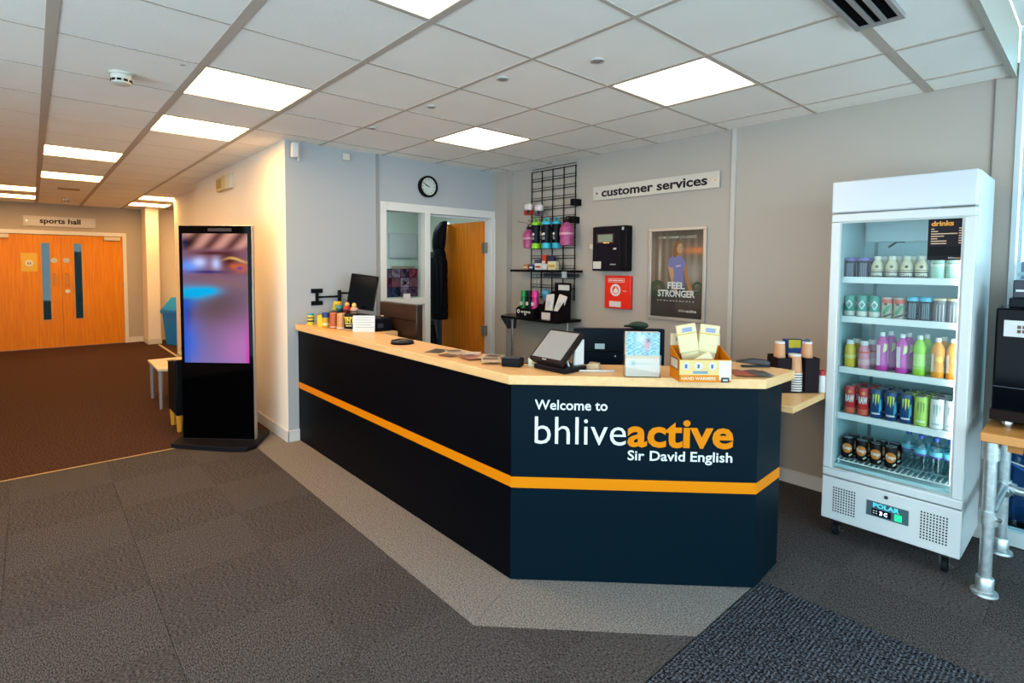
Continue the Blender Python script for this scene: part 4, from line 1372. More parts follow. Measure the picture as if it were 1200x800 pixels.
# point of sale screen
P0 = Vector((-1.80, 1.93, Z1))
t = thing('till_screen', 'tilted till touchscreen with dark bezel at the counter bend', 'till', tuple(P0))
obj('base', MB().box(-.08, .13, -.06, .10, 0, .025), plain('141216', .35), t, bevel=.006)
obj('neck', MB().prism_x([(-.02, .025), (.06, .025), (.07, .12), (.02, .10)], -.03, .04), plain('1a181c', .35), t)
TL, TR, BLc = at(640, 383.5, y=2.03), at(675, 388, y=2.03), at(619.5, 419, y=1.87)
ux = (TR - TL).normalized()
uz = (TL - BLc)
hgt = uz.length
uz = (uz - ux * uz.dot(ux)).normalized()
uy = uz.cross(ux)
org = BLc - P0
MT = Matrix(((ux.x, uy.x, uz.x, org.x), (ux.y, uy.y, uz.y, org.y), (ux.z, uy.z, uz.z, org.z), (0, 0, 0, 1)))
W_, H_ = .215, hgt * .98
cs = obj('case', MB(MT).box(0, W_, 0, .03, 0, H_), plain('241a18', .3), t, bevel=.004)
obj('touch_glass', MB(MT).box(.012, W_ - .012, -.002, 0, .018, H_ - .014), mat('till glass', '8a8885', .05, spec=.8), cs)  # grey base colour stands in for the ceiling reflected in the glass
obj('button', MB(MT).box(.09, .115, -.002, 0, .006, .012), plain('b8a89c'), cs)
obj('white_side', MB().add([(.085, .05, .026), (.095, .105, .026), (.10, .10, .15), (.09, .05, .10), (.095, .05, .026), (.105, .105, .026), (.11, .10, .15), (.10, .05, .10)],
                           [(0, 3, 2, 1), (4, 5, 6, 7), (0, 1, 5, 4), (1, 2, 6, 5), (2, 3, 7, 6), (3, 0, 4, 7)]), WHITE, t)
tag(obj('white_cable', MB().tube([(-1.735, 1.955, Z1 + .05), (-1.71, 1.945, Z1 + .02), (-1.69, 1.96, Z1 + .005), (-1.62, 2.03, Z1 + .005), (-1.56, 2.10, Z1 + .005)], .005, 8), WHITE), 'white cable running from the till along the counter', 'cable')
t = thing('receipt_spool', 'small cream block on the counter beneath the till screen', 'block', (-1.905, 1.90, Z1), math.radians(45))
obj('block', MB().box(-.03, .03, -.015, .015, 0, .045), plain('d8c9a4', .5), t, bevel=.003)
obj('mark', MB().box(-.012, .012, -.016, -.015, .012, .03), plain('a09468'), t)
t = thing('tan_block', 'small tan wooden block behind the white cable', 'block', (-1.66, 2.07, Z1), math.radians(20))
obj('block', MB().prism_y([(-.035, 0), (.035, 0), (.025, .035), (-.03, .028)], -.015, .02), plain('cfae84', .5), t, bevel=.003)
obj('lid', MB().box(-.02, .015, -.01, .012, .033, .037), plain('b8966a'), t)

# acrylic leaflet holder
t = thing('leaflet_holder', 'clear acrylic leaflet holder with pink and teal leaflets on the counter', 'leaflet holder', (-1.415, 2.115, Z1), math.radians(45))
w = .082
mb = MB().box(-w, w, -.03, -.027, 0, .105)
mb.box(-w, w, .025, .028, 0, .20)
mb.box(-w, -w + .003, -.027, .025, 0, .105)
mb.box(w - .003, w, -.027, .025, 0, .105)
mb.box(-w, w, -.027, .025, 0, .003)
obj('holder', mb, ACRYL, t)


def leaf_print(u, v):
    c = Vector((.93, .80, .72))
    if v > .47:
        n_ = math.sin(u * 9 + 5 * math.sin(v * 21)) * math.sin(v * 17 - 4 * math.sin(u * 13)) + .5 * math.sin(u * 31 + 3 * math.sin(v * 40))
        c = Vector((.20, .48, .56)).lerp(Vector((.62, .86, .90)), .5 + .5 * n_)
        c = c.lerp(Vector((.90, .42, .48)), blob(u, v, .62, .72, .09, .12))
        c = c.lerp(Vector((.93, .93, .95)), blob(u, v, .45, .86, .13, .1) * .8)
        c = c.lerp(Vector((.16, .20, .28)), blob(u, v, .66, .82, .07, .05) * .8)
    elif v > .40:
        c = Vector((.93, .66, .45))
    else:
        c = Vector((.94, .86, .83)).lerp(Vector((.96, .80, .76)), u)
        c = c.lerp(Vector((.18, .52, .66)), blob(u, v, .22, .30, .06, .05))
        c = c.lerp(Vector((.30, .52, .68)), blob(u, v, .5, .29, .28, .02) * (.5 + .5 * math.sin(u * 90)))
    return c


obj('leaflet_stack', MB().box(-w + .006, w - .006, -.019, .022, .004, .208), plain('efe4dc', .5), t)
print_panel('leaflet_face', -w + .006, w - .006, .004, .208, -.0198, 36, 50, leaf_print, mat('leaflet paper', '000000', .4, attr='print'), t, .6)

# box of hand warmers
t = thing('hand_warmer_box', 'open orange and cream carton of hand warmers on the slanted counter', 'carton', (-1.215, 2.275, Z1), math.radians(48))
OR2 = plain('f07404', .45, spec=.15)
CRM = plain('f8d9a0', .45)
hw, dp = .115, .07
mb = MB().box(-hw, hw, -dp, dp, 0, .004)
mb.box(-hw, hw, -dp, -dp + .004, .004, .10)
mb.prism_x([(-dp, .004), (dp, .004), (dp, .145), (-dp, .10)], -hw, -hw + .004)
mb.prism_x([(-dp, .004), (dp, .004), (dp, .145), (-dp, .10)], hw - .004, hw)
mb.box(-hw, hw, dp - .004, dp, .004, .145)
obj('box', mb, OR2, t)
obj('header', MB().box(-hw, hw, dp - .003, dp, .145, .20), CRM, t)
obj('header_print', MB().box(-.09, -.03, dp - .004, dp - .003, .165, .185), plain('7a8aa8'), t)
fp = obj('front_print', MB().box(-hw + .001, hw - .001, -dp - .001, -dp, .032, .098), plain('f6c874', .45), t, label='cream front print')
for xx, c in ((-.085, 'd8d0d8'), (-.03, 'f0ece8'), (.03, 'e4e4ec')):
    obj('round_picture', MB().disc_y(xx, .072, .017, -dp - .002, -dp - .001, 16), plain(c), fp)
    obj('picture_mark', MB().box(xx - .006, xx + .004, -dp - .003, -dp - .002, .062, .080), plain('4a5a8a'), fp)
obj('name_block', MB().box(-.055, .01, -dp - .002, -dp - .001, .038, .050), plain('6a8a9a'), fp)
mb = MB()
text(mb, 'HAND WARMERS', -.105, .010, .152, .013, -dp, .001, .03)
obj('lettering', mb, CRM, t)
obj('cream_panel', MB().box(.06, hw - .002, -dp - .002, -dp - .001, .01, .095), plain('f8e4c4'), fp)
sp = obj('side_print', MB().box(-hw - .001, -hw, -.055, .05, .05, .10), plain('4a3018'), t, label='dark bordered side panel')
obj('side_panel', MB().box(-hw - .002, -hw - .001, -.050, .045, .055, .095), plain('e8c8a8'), sp)
obj('corner_tag', MB().box(.07, .105, -dp - .004, -dp - .002, .0, .022), plain('2a2a2e'), t)
obj('tag_mark', MB().box(.077, .098, -dp - .005, -dp - .004, .007, .014), plain('d8d8d8'), t)
for xx, yy, rz, lab, tz in ((-.02, .02, .18, 'cream hand warmer sachet standing tallest in the carton', .115), (.028, .035, -.12, 'cream hand warmer sachet behind the tallest one in the carton', .11), (.045, -.035, .5, 'cream hand warmer sachet lying low in the carton', .01)):
    wpos = Matrix.Translation((-1.215, 2.275, Z1)) @ Matrix.Rotation(math.radians(48), 4, 'Z') @ Vector((xx, yy, .006))
    t2 = thing('warmer_sachet', lab, 'sachet', tuple(wpos), math.radians(48), group='sachets in the hand warmer carton')
    M_ = Matrix.Rotation(-rz, 4, 'Y')
    obj('pouch', MB(M_).box(-.045, .045, -.006, .006, tz, tz + .13 if tz > .05 else .12), plain('f6dc9c', .4), t2, bevel=.004)
    if tz > .05:
        obj('pouch_bottom', MB(M_).box(-.04, .04, -.004, .004, 0.012, tz), plain('f6dc9c', .4), t2)
        obj('print', MB(M_).box(-.02, .025, -.007, -.006, tz + .095, tz + .115), plain('8a94b0'), t2)
        obj('band', MB(M_).box(-.045, .045, -.0068, -.006, tz + .085, tz + .09), plain('e8a83a'), t2)
    else:
        obj('print', MB(M_).box(-.02, .02, -.007, -.006, .08, .1), plain('d8c4a4'), t2)
# low dark device with a curved top
t = thing('desk_stapler', 'low dark device with curved top lying behind the cards', 'stapler', (-1.19, 2.76, Z1), math.radians(48))
mb = MB().prism_y([(-.085, .025), (-.07, .034), (0, .045), (.06, .04), (.085, .03), (.088, .012), (.06, .008), (-.06, .022)], -.016, .016)
obj('body', mb, plain('2c2626', .35), t, bevel=.005)
obj('lower_arm', MB().box(-.055, .088, -.014, .014, 0, .009), plain('18242c', .35), t, bevel=.003)

# ------------------------------------------------------------------ cups and caddy on the side worktop
ZW = .8105
t = thing('cup_caddy', 'black wire cup caddy on the side worktop', 'caddy', (-1.155, 3.22, ZW), math.radians(48))
CD = plain('1a1216', .5)
mb = MB().box(-.115, .115, -.05, .075, 0, .006)
mb.box(-.115, .115, .07, .075, .006, .20)
for a, b in ((-.115, -.111), (-.042, -.038), (.038, .042), (.111, .115)):
    mb.box(a, b, -.05, .07, .006, .195)
mb.box(-.111, -.042, -.05, -.047, .006, .195)
mb.box(.042, .111, -.05, -.047, .006, .195)
obj('box', mb, CD, t)
CUPB = mat('kraft paper cup', 'b98058', .6, noise=(30, 'c48c64', .3))


def cup_stack(n, label, loc, big=1.0):
    t = thing('paper_cup_stack', label, 'paper cups', loc, group='stacked paper cups')
    for q in range(n):
        z = q * .0135
        obj('rim', MB().lathe([(.041 * big, z), (.0425 * big, z + .003), (.041 * big, z + .008)], 20), plain('efe4dc', .5), t)
    z = (n - 1) * .0135 + .006
    obj('cup', MB().lathe([(.040 * big, z), (.033 * big, z + .095)], 20), CUPB, t)
    obj('base_band', MB().lathe([(.0335 * big, z + .082), (.0325 * big, z + .105)], 20), plain('f2ece6', .5), t)
    return t


MCAD = Matrix.Translation((-1.155, 3.22, ZW)) @ Matrix.Rotation(math.radians(48), 4, 'Z')
p = MCAD @ Vector((0, -.005, .0065))
cup_stack(8, 'front stack of upside down brown paper cups with white rims', tuple(p), 1.0)
p = MCAD @ Vector((-.077, .012, .0065))
cup_stack(13, 'brown paper cup stack in the caddy beside the desk', tuple(p), .78)
p = MCAD @ Vector((.077, .012, .0065))
t = cup_stack(13, 'brown paper cup stack in the caddy on the fridge side', tuple(p), .78)
obj('lid_knob', MB().lathe([(.012, .27), (.014, .282), (.006, .29)], 12), plain('2a4a78', .4), t)
t = thing('blue_packet_box', 'blue angular box with yellow label behind the cup caddy', 'box', (-1.222, 3.41, ZW), math.radians(48))
obj('box', MB().prism_y([(-.055, 0), (.06, 0), (.06, .22), (.04, .27), (-.055, .27)], -.04, .04), plain('0f3f8c', .4), t, bevel=.004)
obj('label', MB().box(-.058, .012, -.043, -.04, .225, .272), plain('e8d01c', .4), t, label='yellow label')
obj('top_edge', MB().box(-.060, .014, -.044, -.038, .272, .278), plain('1a2a3a'), t)
t = thing('red_cap_bottle', 'small white bottle with red cap beside the caddy', 'bottle', (-1.045, 3.32, ZW))
obj('body', MB().lathe([(.02, 0), (.022, .004), (.022, .085), (.016, .095)], 14), plain('eae4de', .4), t)
obj('cap', MB().lathe([(.017, .095), (.017, .12), (.012, .124)], 14), plain('c2222c', .4), t)
t = thing('white_pot', 'small white pot with black label behind the desk end', 'pot', (-1.27, 3.05, ZW))
obj('body', MB().lathe([(.025, 0), (.026, .09), (.024, .11)], 16), plain('e8e4dc', .4), t)
obj('label', MB().lathe([(.0266, .055), (.0266, .078)], 16), plain('1c1c20', .4), t)

# ================================================================== drinks fridge
FXc, FYf = -.722, 3.32
t = thing('drinks_fridge', 'tall white glass door drinks fridge with stocked shelves', 'fridge', (FXc, FYf, 0))
FW = mat('white fridge enamel', 'bfc4c4', .25, spec=.3)
LIN = mat('fridge liner', '9dbcc0', .4, spec=.2)
hw = .302
zb, zt = .105, 1.975
mb = MB().box(-hw, -hw + .03, .045, .52, zb, zt)
mb.box(hw - .03, hw, .045, .52, zb, zt)
mb.box(-hw + .03, hw - .03, .49, .52, zb, zt)
mb.box(-hw + .03, hw - .03, .045, .49, zb, .40)
mb.box(-hw + .03, hw - .03, .045, .49, 1.80, zt)
obj('cabinet', mb, FW, t)
mb = MB().box(-.272, -.262, .05, .48, .40, 1.80)
mb.box(.262, .272, .05, .48, .40, 1.80)
mb.box(-.262, .262, .47, .489, .40, 1.80)
mb.box(-.262, .262, .05, .47, .40, .412)
mb.box(-.262, .262, .05, .47, 1.788, 1.80)
obj('liner', mb, LIN, t)
obj('header', MB().box(-hw, hw, -.005, .045, 1.805, zt), mat('header acrylic', 'b9bfc6', .16, spec=.5), t, bevel=.008)
dr = obj('door', MB().frame_y(-hw, hw, .348, 1.80, .045, 0, .04), FW, t, bevel=.006)
obj('door_seal', MB().frame_y(-hw + .043, hw - .043, .39, 1.757, .008, .004, .036), plain('b9c6c8', .5), dr)
obj('door_glass', MB().box(-hw + .045, hw - .045, .016, .022, .393, 1.755), glass_mat('fridge glass', 'f4fbfb', .02), dr)
obj('hinge_cap', MB().box(.17, .295, -.002, .03, 1.799, 1.806), plain('57534f', .4), dr)
lp = obj('lower_panel', MB().box(-hw, hw, 0, .045, zb, .342), FW, t, bevel=.005)
for cx0 in (-.245, .145):
    mb = MB()
    for a in range(9):
        for b in range(10):
            mb.box(cx0 + a * .0125, cx0 + a * .0125 + .0068, -.0012, 0, .155 + b * .0145, .155 + b * .0145 + .0075)
    o = obj('vent_holes', mb, plain('15171a', .7), lp, smooth=False)
obj('lock', MB().disc_y(.0, .312, .009, -.004, 0, 14), plain('5a5450', .3, metal=.8), lp)
cp = obj('control_display', MB().box(-.085, .098, -.004, 0, .195, .275), plain('3f5a62', .3), lp, bevel=.002)
mb = MB()
text(mb, 'POLAR', -.055, .246, .115, .022, -.004, .001, .04)
obj('lettering', mb, plain('4fc3d8', emit='3fb8d0', strength=.3), cp)
obj('digit_window', MB().box(-.06, .025, -.006, -.004, .204, .238), plain('0a0f18', .15), cp)
mb = MB()
text(mb, '3', -.025, .212, .012, .018, -.006, .0006, .03)
text(mb, 'C', -.005, .212, .014, .018, -.006, .0006, .02)
obj('digits', mb, plain('c8e8ff', emit='c8e8ff', strength=2), cp)
mb = MB()
for xx in (-.054, -.042):
    for zz in (.212, .224):
        mb.box(xx, xx + .007, -.0065, -.006, zz, zz + .005)
obj('indicator', mb, plain('dfe8ee'), cp)
obj('power_switch', MB().box(.04, .07, -.008, -.004, .206, .238), plain('18b860', emit='10c060', strength=1.2), cp)
mb = MB()
for cx0, cy0 in ((-.24, .06), (.24, .06), (-.24, .46), (.24, .46)):
    ct = obj('caster', MB().prism_x([(cy0 + .035 * math.cos(2 * PI * q / 18), .036 + .035 * math.sin(2 * PI * q / 18)) for q in range(18)], cx0 - .012, cx0 + .012), plain('14161a', .5), t)
    mb = MB().box(cx0 - .02, cx0 - .015, cy0 - .012, cy0 + .012, .03, zb)
    mb.box(cx0 + .015, cx0 + .02, cy0 - .012, cy0 + .012, .03, zb)
    mb.box(cx0 + .02, cx0 + .045, cy0 - .02, cy0 - .014, .04, .05)
    obj('fork', mb, STEEL, ct)
SHELVES = [1.455, 1.238, .955, .695]
for z in SHELVES:
    obj('shelf', MB().box(-.258, .25, .075, .46, z - .008, z), plain('dfeaea', .4), t)
    obj('shelf_lip', MB().box(-.258, .25, .066, .075, z - .03, z + .004), plain('f2f6f6', .3), t)
mb = MB()
for q in range(22):
    xx = -.245 + q * .0235
    mb.box(xx, xx + .005, .06, .45, .436, .441)
for yy in (.062, .2, .44):
    mb.box(-.255, .255, yy, yy + .006, .430, .436)
for xx in (-.25, .24):
    for yy in (.08, .42):
        mb.box(xx, xx + .008, yy, yy + .008, .412, .43)
obj('floor_rack', mb, plain('e6eeee', .35), t)
obj('light_tube', MB().box(.243, .258, .052, .064, .44, 1.76), mat('fridge tube', 'ffffff', emit=(.82, .95, 1), strength=7), t)
for xx in (-.2, .2):
    obj('shelf_upright', MB().box(xx - .008, xx + .008, .458, .468, .42, 1.78), plain('5f8288', .4), t)
obj('probe', MB().tube([(-.14, .46, 1.63), (-.10, .45, 1.66), (-.06, .45, 1.66)], .006), plain('2a3438', .5), t)
obj('fan_cover', MB().box(-.24, .24, .40, .465, 1.66, 1.78), plain('c2dde0', .4), t)
# menu card on the glass
t = thing('drinks_menu', 'black drinks price list taped to the fridge door glass', 'menu', (-.60, 3.334, 1.548))
MW, MH = .152, .20
obj('card', MB().box(0, MW, -.002, 0, 0, MH), plain('1d1a1e', .4), t)
obj('black_panel', MB().box(.006, MW - .005, -.0025, -.002, .022, .066), plain('060608', .3), t)
mb = MB()
text(mb, 'drinks', .012, .168, .085, .022, -.002, .0006, .04)
obj('heading', mb, plain('f28a22'), t)
mb = MB()
for q, w in enumerate((.012, .026, .10, .05, .025, .06, .06)):
    z = .150 - q * .0118
    mb.box(.012, .012 + w, -.0026, -.002, z, z + .0045)
    mb.box(.117, .117 + .026, -.0026, -.002, z + .001, z + .006)
obj('price_lines', mb, plain('e8b48c'), t)
mb = MB()
text(mb, 'bhlive', .082, .008, .028, .008, -.002, .0005)
obj('footer', mb, plain('e8e4e0'), t)
mb = MB()
text(mb, 'active', .112, .008, .032, .008, -.002, .0005, .03)
obj('footer', mb, plain('f28a22'), t)

# ------------------------------------------------------------------ drinks
SLIM = .80          # bottles are slimmer than their height suggests


def can_kind(desc, r, h, c, top='c9ccce', lid=True, bands=(), extra=None, cat='can', name='drink_can', shoulder=True, rough=.25):
    t = thing(name, desc, cat)
    pr = [(r * .84, 0), (r, .006), (r, h - .012), (r * .86, h)] if shoulder else [(r * .97, 0), (r, .003), (r, h)]
    obj('body', MB().lathe(pr, 18), plain(c, rough), t)
    if lid:
        obj('lid', MB().lathe([(r * .86, h), (r * .88, h + .003), (r * .80, h + .0015), (r * .3, h + .001)], 18), plain(top, .25, metal=.8 if top == 'c9ccce' else 0), t)
    for z0, z1, bc in bands:
        obj('print_band', MB().lathe([(r + .0006, z0), (r + .0006, z1)], 18), plain(bc, .3), t)
    if extra:
        extra(t, r, h)
    return Kind(t)


def bottle_kind(desc, r, prof, c, capr, z0, z1, capc, bands=(), extra=None, clear=False, name='drink_bottle'):
    k = SLIM
    prof = [(p * k, z) for p, z in prof]
    r, capr = r * k, capr * k
    bands = [(a, b, q * k, c_) for a, b, q, c_ in bands]
    t = thing(name, desc, 'bottle')
    m = glass_mat('water bottle plastic', 'e6f4f7', .6) if clear else plain(c, .25)
    obj('body', MB().lathe(prof, 18), m, t)
    obj('cap', MB().lathe([(capr, z0), (capr, z1 - .002), (capr * .9, z1)], 14), plain(capc, .4), t)
    for a, b, rr, bc in bands:
        obj('label_band', MB().lathe([(rr, a), (rr, b)], 18), plain(bc, .35), t)
    if extra:
        extra(t, r, prof[-1][1])
    return Kind(t)


def word(body, z, w, cap, c, bold=.03):
    def f(t, r, h):
        mb = MB()
        text(mb, body, 0, z, w, cap, 0, .001, bold, cyl=(0, 0, r + .0006), center=True)
        obj('lettering', mb, plain(c, .35), t)
    return f


def both(*fs):
    def f(t, r, h):
        for q in fs:
            q(t, r, h)
    return f


def cyl_poly(name, polys, c, dy=.001):
    """flat printed shapes wrapped on the front of a can; polys in x, z"""
    def f(t, r, h):
        mb = MB()
        for pl in polys:
            R_ = r + dy
            if area(pl) < 0:
                pl = pl[::-1]
            x0, x1 = min(p[0] for p in pl), max(p[0] for p in pl)
            n_ = max(1, round((x1 - x0) / (R_ * .28)))
            for q in range(n_):          # narrow strips, so that the print follows the curve
                s0, s1 = x0 + (x1 - x0) * q / n_, x0 + (x1 - x0) * (q + 1) / n_
                sl = clip(clip(pl, -1, 0, -s0), 1, 0, s1)
                if len(sl) > 2:
                    mb.add([(R_ * math.sin(a / R_), -R_ * math.cos(a / R_), z) for a, z in sl], [tuple(range(len(sl)))])
        obj(name, mb, plain(c, .35), t)
    return f


def claw(h0):
    ps = []
    for q, (dx, top, bot) in enumerate(((-.013, .115, .06), (-.001, .118, .05), (.011, .115, .06))):
        ps.append([(dx - .003, h0 + top), (dx + .005, h0 + top - .006), (dx + .003, h0 + bot + .02), (dx, h0 + bot), (dx - .002, h0 + bot + .02)])
    return ps


def disc(cx, cz, r, n=14):
    return [[(cx + r * math.cos(2 * PI * k / n), cz + r * math.sin(2 * PI * k / n)) for k in range(n)]]


purple = can_kind('purple lidded dark cup', .0255, .105, '13111f', lid=True, top='5a489a', bands=[(.092, .105, '6a58a8')], extra=both(word('|||||', .02, .03, .06, 'a8a4c0', 0)), name='drink_cup', cat='cup')
coffee = bottle_kind('cream coffee bottle', .036, [(.033, 0), (.036, .004), (.036, .062), (.030, .078), (.019, .092), (.018, .100)], 'd8cba4', .0195, .098, .116, 'efe8d4',
                     bands=[(.004, .034, .0364, '2a2018'), (.040, .044, .0364, '7a6a48')], extra=both(word('COFFEE', .013, .056, .014, 'efe4c8', .05), cyl_poly('bean_mark', disc(0, .060, .008), '4a3a20')))
mint = can_kind('pale mint green can', .0295, .105, 'a9dcc0', bands=[(.062, .080, 'dfeede')], extra=word('~~~~~', .062, .05, .04, '6a8a6c', 0))
teal = can_kind('teal and white carton', .025, .115, '1c8470', lid=True, top='1f7a6c', bands=[(.006, .032, 'd8d2c0')], extra=both(cyl_poly('diamond_mark', [[(-.018, .070), (0, .095), (.018, .070), (0, .040)]], 'cfe2d8'), cyl_poly('outline_mark', [[(-.010, .068), (0, .082), (.010, .068), (0, .05)]], '2a7a70', .0014)), shoulder=False, name='drink_carton', cat='drink')
redcan = can_kind('red topped green swirl can', .0245, .113, 'a8a48c', bands=[(.082, .104, 'd2402a')], extra=both(cyl_poly('leaf_mark', [[(-.019, .030), (.004, .072), (.018, .075), (.012, .05), (-.010, .018)]], '1f7a4a'), cyl_poly('dot_mark', disc(-.004, .078, .008), '3a1a14', .0014), cyl_poly('swirl_mark', [[(-.02, .012), (.02, .03), (.024, .022), (-.012, .006)]], '17231c')))
bluecan = can_kind('black can with blue top', .025, .118, '0a1820', top='3aa8d4', bands=[(.100, .117, '3fb4de')], extra=word('||||', .03, .026, .06, '7fa4b4', 0), shoulder=False)
greycan = can_kind('grey can with gold rim', .028, .116, '5c5b5f', top='d8c49a', bands=[(.108, .116, 'd0b888')], extra=word('|||', .02, .03, .07, 'a8a6a8', 0), shoulder=False)


def btl(r, h):
    return [(r * .9, 0), (r, .006), (r * .95, h * .25), (r * .86, h * .42), (r, h * .62), (r, h * .74), (r * .7, h * .86), (r * .42, h * .92), (r * .40, h * .95)]


yellowb = bottle_kind('yellow squat bottle', .034, [(.031, 0), (.034, .006), (.032, .06), (.034, .10), (.026, .125), (.022, .13)], 'e6b83a', .024, .127, .152, 'f0efe8', bands=[(.05, .07, .0342, 'f0d070')])
pinkb = bottle_kind('pink squat bottle', .034, [(.031, 0), (.034, .006), (.032, .06), (.034, .10), (.026, .125), (.022, .13)], 'e88aa0', .024, .127, .152, 'f0efe8', bands=[(.085, .095, .0344, 'e05a50'), (.02, .05, .0344, 'f0aab4')])
magb = bottle_kind('magenta tall bottle', .034, btl(.034, .20), 'c43aa0', .015, .186, .207, 'e6f0f0', extra=both(cyl_poly('label_panel', [[(-.024, .03), (-.006, .03), (-.006, .14), (-.028, .14)]], 'eed4ea'), cyl_poly('fruit_mark', [[(.006, .10), (.026, .115), (.028, .145), (.010, .15)]], 'd8d884')))
greenb = bottle_kind('lime green tall bottle', .034, btl(.034, .20), '86cf30', .015, .186, .207, 'e6f4ee', bands=[(.05, .13, .0325, 'a6dd62')])
orangeb = bottle_kind('orange tall bottle', .034, btl(.034, .195), 'ee8420', .015, .181, .202, 'f0ece6', extra=both(cyl_poly('fruit_mark', disc(.008, .095, .016), 'f6b23c'), cyl_poly('label_panel', [[(-.03, .03), (-.016, .03), (-.016, .12), (-.03, .12)]], 'f8d8b0')))
rawcan = can_kind('red slim can with white letters', .0262, .152, 'cf2e30', bands=[(.006, .035, 'ea5a42')], extra=both(word('RAW', .068, .044, .036, 'f6f0ea', .04), cyl_poly('crest_mark', disc(0, .124, .009), 'e88a3c')))
monster = can_kind('dark blue slim can with yellow claw mark', .029, .152, '173d6c', bands=[], extra=both(cyl_poly('claw_mark', claw(.018), 'd4e22c'), cyl_poly('flash_mark', [[(.014, .03), (.03, .05), (.026, .11), (.016, .10)]], '3aa0b8'), cyl_poly('print_block', [[(-.02, .022), (.02, .022), (.02, .031), (-.02, .031)]], 'c8d4dc')))
limecan = can_kind('lime green slim can', .030, .152, '9ecb52', extra=both(cyl_poly('claw_mark', claw(.012), '6a8a3c'), cyl_poly('print_block', [[(-.02, .022), (.02, .022), (.02, .031), (-.02, .031)]], 'cfe4a8')))
silver = can_kind('silver white slim can', .030, .152, 'd4d9da', extra=both(cyl_poly('claw_mark', claw(.012), '8a9294'), cyl_poly('print_block', [[(-.02, .022), (.02, .022), (.02, .031), (-.02, .031)]], '9aa2a6')))
tango = can_kind('black can with orange disc', .0285, .112, '17161a', extra=both(cyl_poly('disc_mark', disc(0, .058, .027, 20), 'e8742a'), word('Tango', .052, .046, .016, 'f4ece4', .03), cyl_poly('leaf_mark', [[(.012, .012), (.03, .022), (.026, .03), (.01, .02)]], 'd8d8b0')))
water = bottle_kind('clear water bottle with blue cap', .036, [(.034, 0), (.036, .005), (.034, .03), (.036, .05), (.034, .08), (.036, .11), (.036, .14), (.028, .17), (.014, .185), (.013, .19)], 'cfe8ee', .0155, .188, .207, '3a4fb0', bands=[(.112, .136, .0366, '5ab4cc'), (.106, .113, .0367, '5a3f9a')], clear=True)

ORD = ['first', 'second', 'third', 'fourth', 'fifth', 'sixth', 'seventh', 'eighth', 'ninth']
SN = ['top fridge shelf', 'second fridge shelf', 'middle fridge shelf', 'fourth fridge shelf', 'fridge floor rack']
ZS = [z + .0005 for z in SHELVES] + [.4415]


def row(si, kinds, depth, rowname, refy):
    """kinds: (kind, px of the centre, dy, description)"""
    for q, (kd, px, dy, desc) in enumerate(kinds):
        y = depth + dy
        x = at(px, refy, y=y).x
        kd.put((x, y, ZS[si]), '%s, %s from left, %s, %s' % (desc, ORD[q], rowname, SN[si]), 'drinks on the ' + SN[si], rotz=.12)


Y1 = 3.437
row(0, [(purple, 996.5, 0, 'purple topped dark cup'), (purple, 1012, 0, 'purple topped dark cup'), (coffee, 1028, 0, 'cream coffee bottle'), (coffee, 1045, 0, 'cream coffee bottle'), (coffee, 1062.5, 0, 'cream coffee bottle'),
        (coffee, 1080, 0, 'cream coffee bottle'), (mint, 1099, 0, 'pale mint can'), (mint, 1117, 0, 'pale mint can')], Y1, 'front row', 322)
row(0, [(purple, 1001, 0, 'purple topped dark cup'), (purple, 1017, 0, 'purple topped dark cup'), (coffee, 1035, 0, 'cream coffee bottle'), (coffee, 1052, 0, 'cream coffee bottle'), (coffee, 1069, 0, 'cream coffee bottle')], Y1 + .085, 'second row', 320)
row(1, [(teal, 995.5, 0, 'teal and white drink'), (teal, 1010.3, 0, 'teal and white drink'), (teal, 1025, 0, 'teal and white drink'), (redcan, 1039, 0, 'red topped can'), (redcan, 1053.3, 0, 'red topped can'),
        (bluecan, 1069, 0, 'blue topped black can'), (bluecan, 1084.8, 0, 'blue topped black can'), (greycan, 1101.5, 0, 'grey gold rimmed can'), (greycan, 1118, 0, 'grey gold rimmed can')], Y1, 'front row', 370)
row(1, [(teal, 1001, 0, 'teal and white drink'), (teal, 1016, 0, 'teal and white drink'), (redcan, 1046, 0, 'red topped can'), (redcan, 1061, 0, 'red topped can'), (bluecan, 1077, 0, 'blue topped black can'), (bluecan, 1092, 0, 'blue topped black can'), (greycan, 1109, 0, 'grey gold rimmed can')], Y1 + .085, 'second row', 368)
row(2, [(yellowb, 995.5, 0, 'yellow squat bottle'), (pinkb, 1012, 0, 'pink squat bottle'), (magb, 1033, 0, 'magenta tall bottle'), (magb, 1056.5, 0, 'magenta tall bottle'), (greenb, 1077, 0, 'lime green tall bottle'), (orangeb, 1098.5, 0, 'orange tall bottle'), (orangeb, 1116.5, .01, 'orange tall bottle')], Y1, 'front row', 432)
row(2, [(yellowb, 1003, 0, 'yellow squat bottle'), (pinkb, 1021, 0, 'pink squat bottle'), (magb, 1043, 0, 'magenta tall bottle'), (magb, 1064, 0, 'magenta tall bottle'), (greenb, 1085, 0, 'lime green tall bottle'), (orangeb, 1106, 0, 'orange tall bottle')], Y1 + .085, 'second row', 428)
row(3, [(rawcan, 995.8, 0, 'red slim can'), (rawcan, 1011.3, 0, 'red slim can'), (monster, 1026.7, 0, 'dark blue claw can'), (monster, 1044, 0, 'dark blue claw can'), (monster, 1061.7, 0, 'dark blue claw can'), (limecan, 1079.5, 0, 'lime green can'), (silver, 1098.3, 0, 'silver white can'), (silver, 1115.8, 0, 'silver white can')], Y1, 'front row', 484)
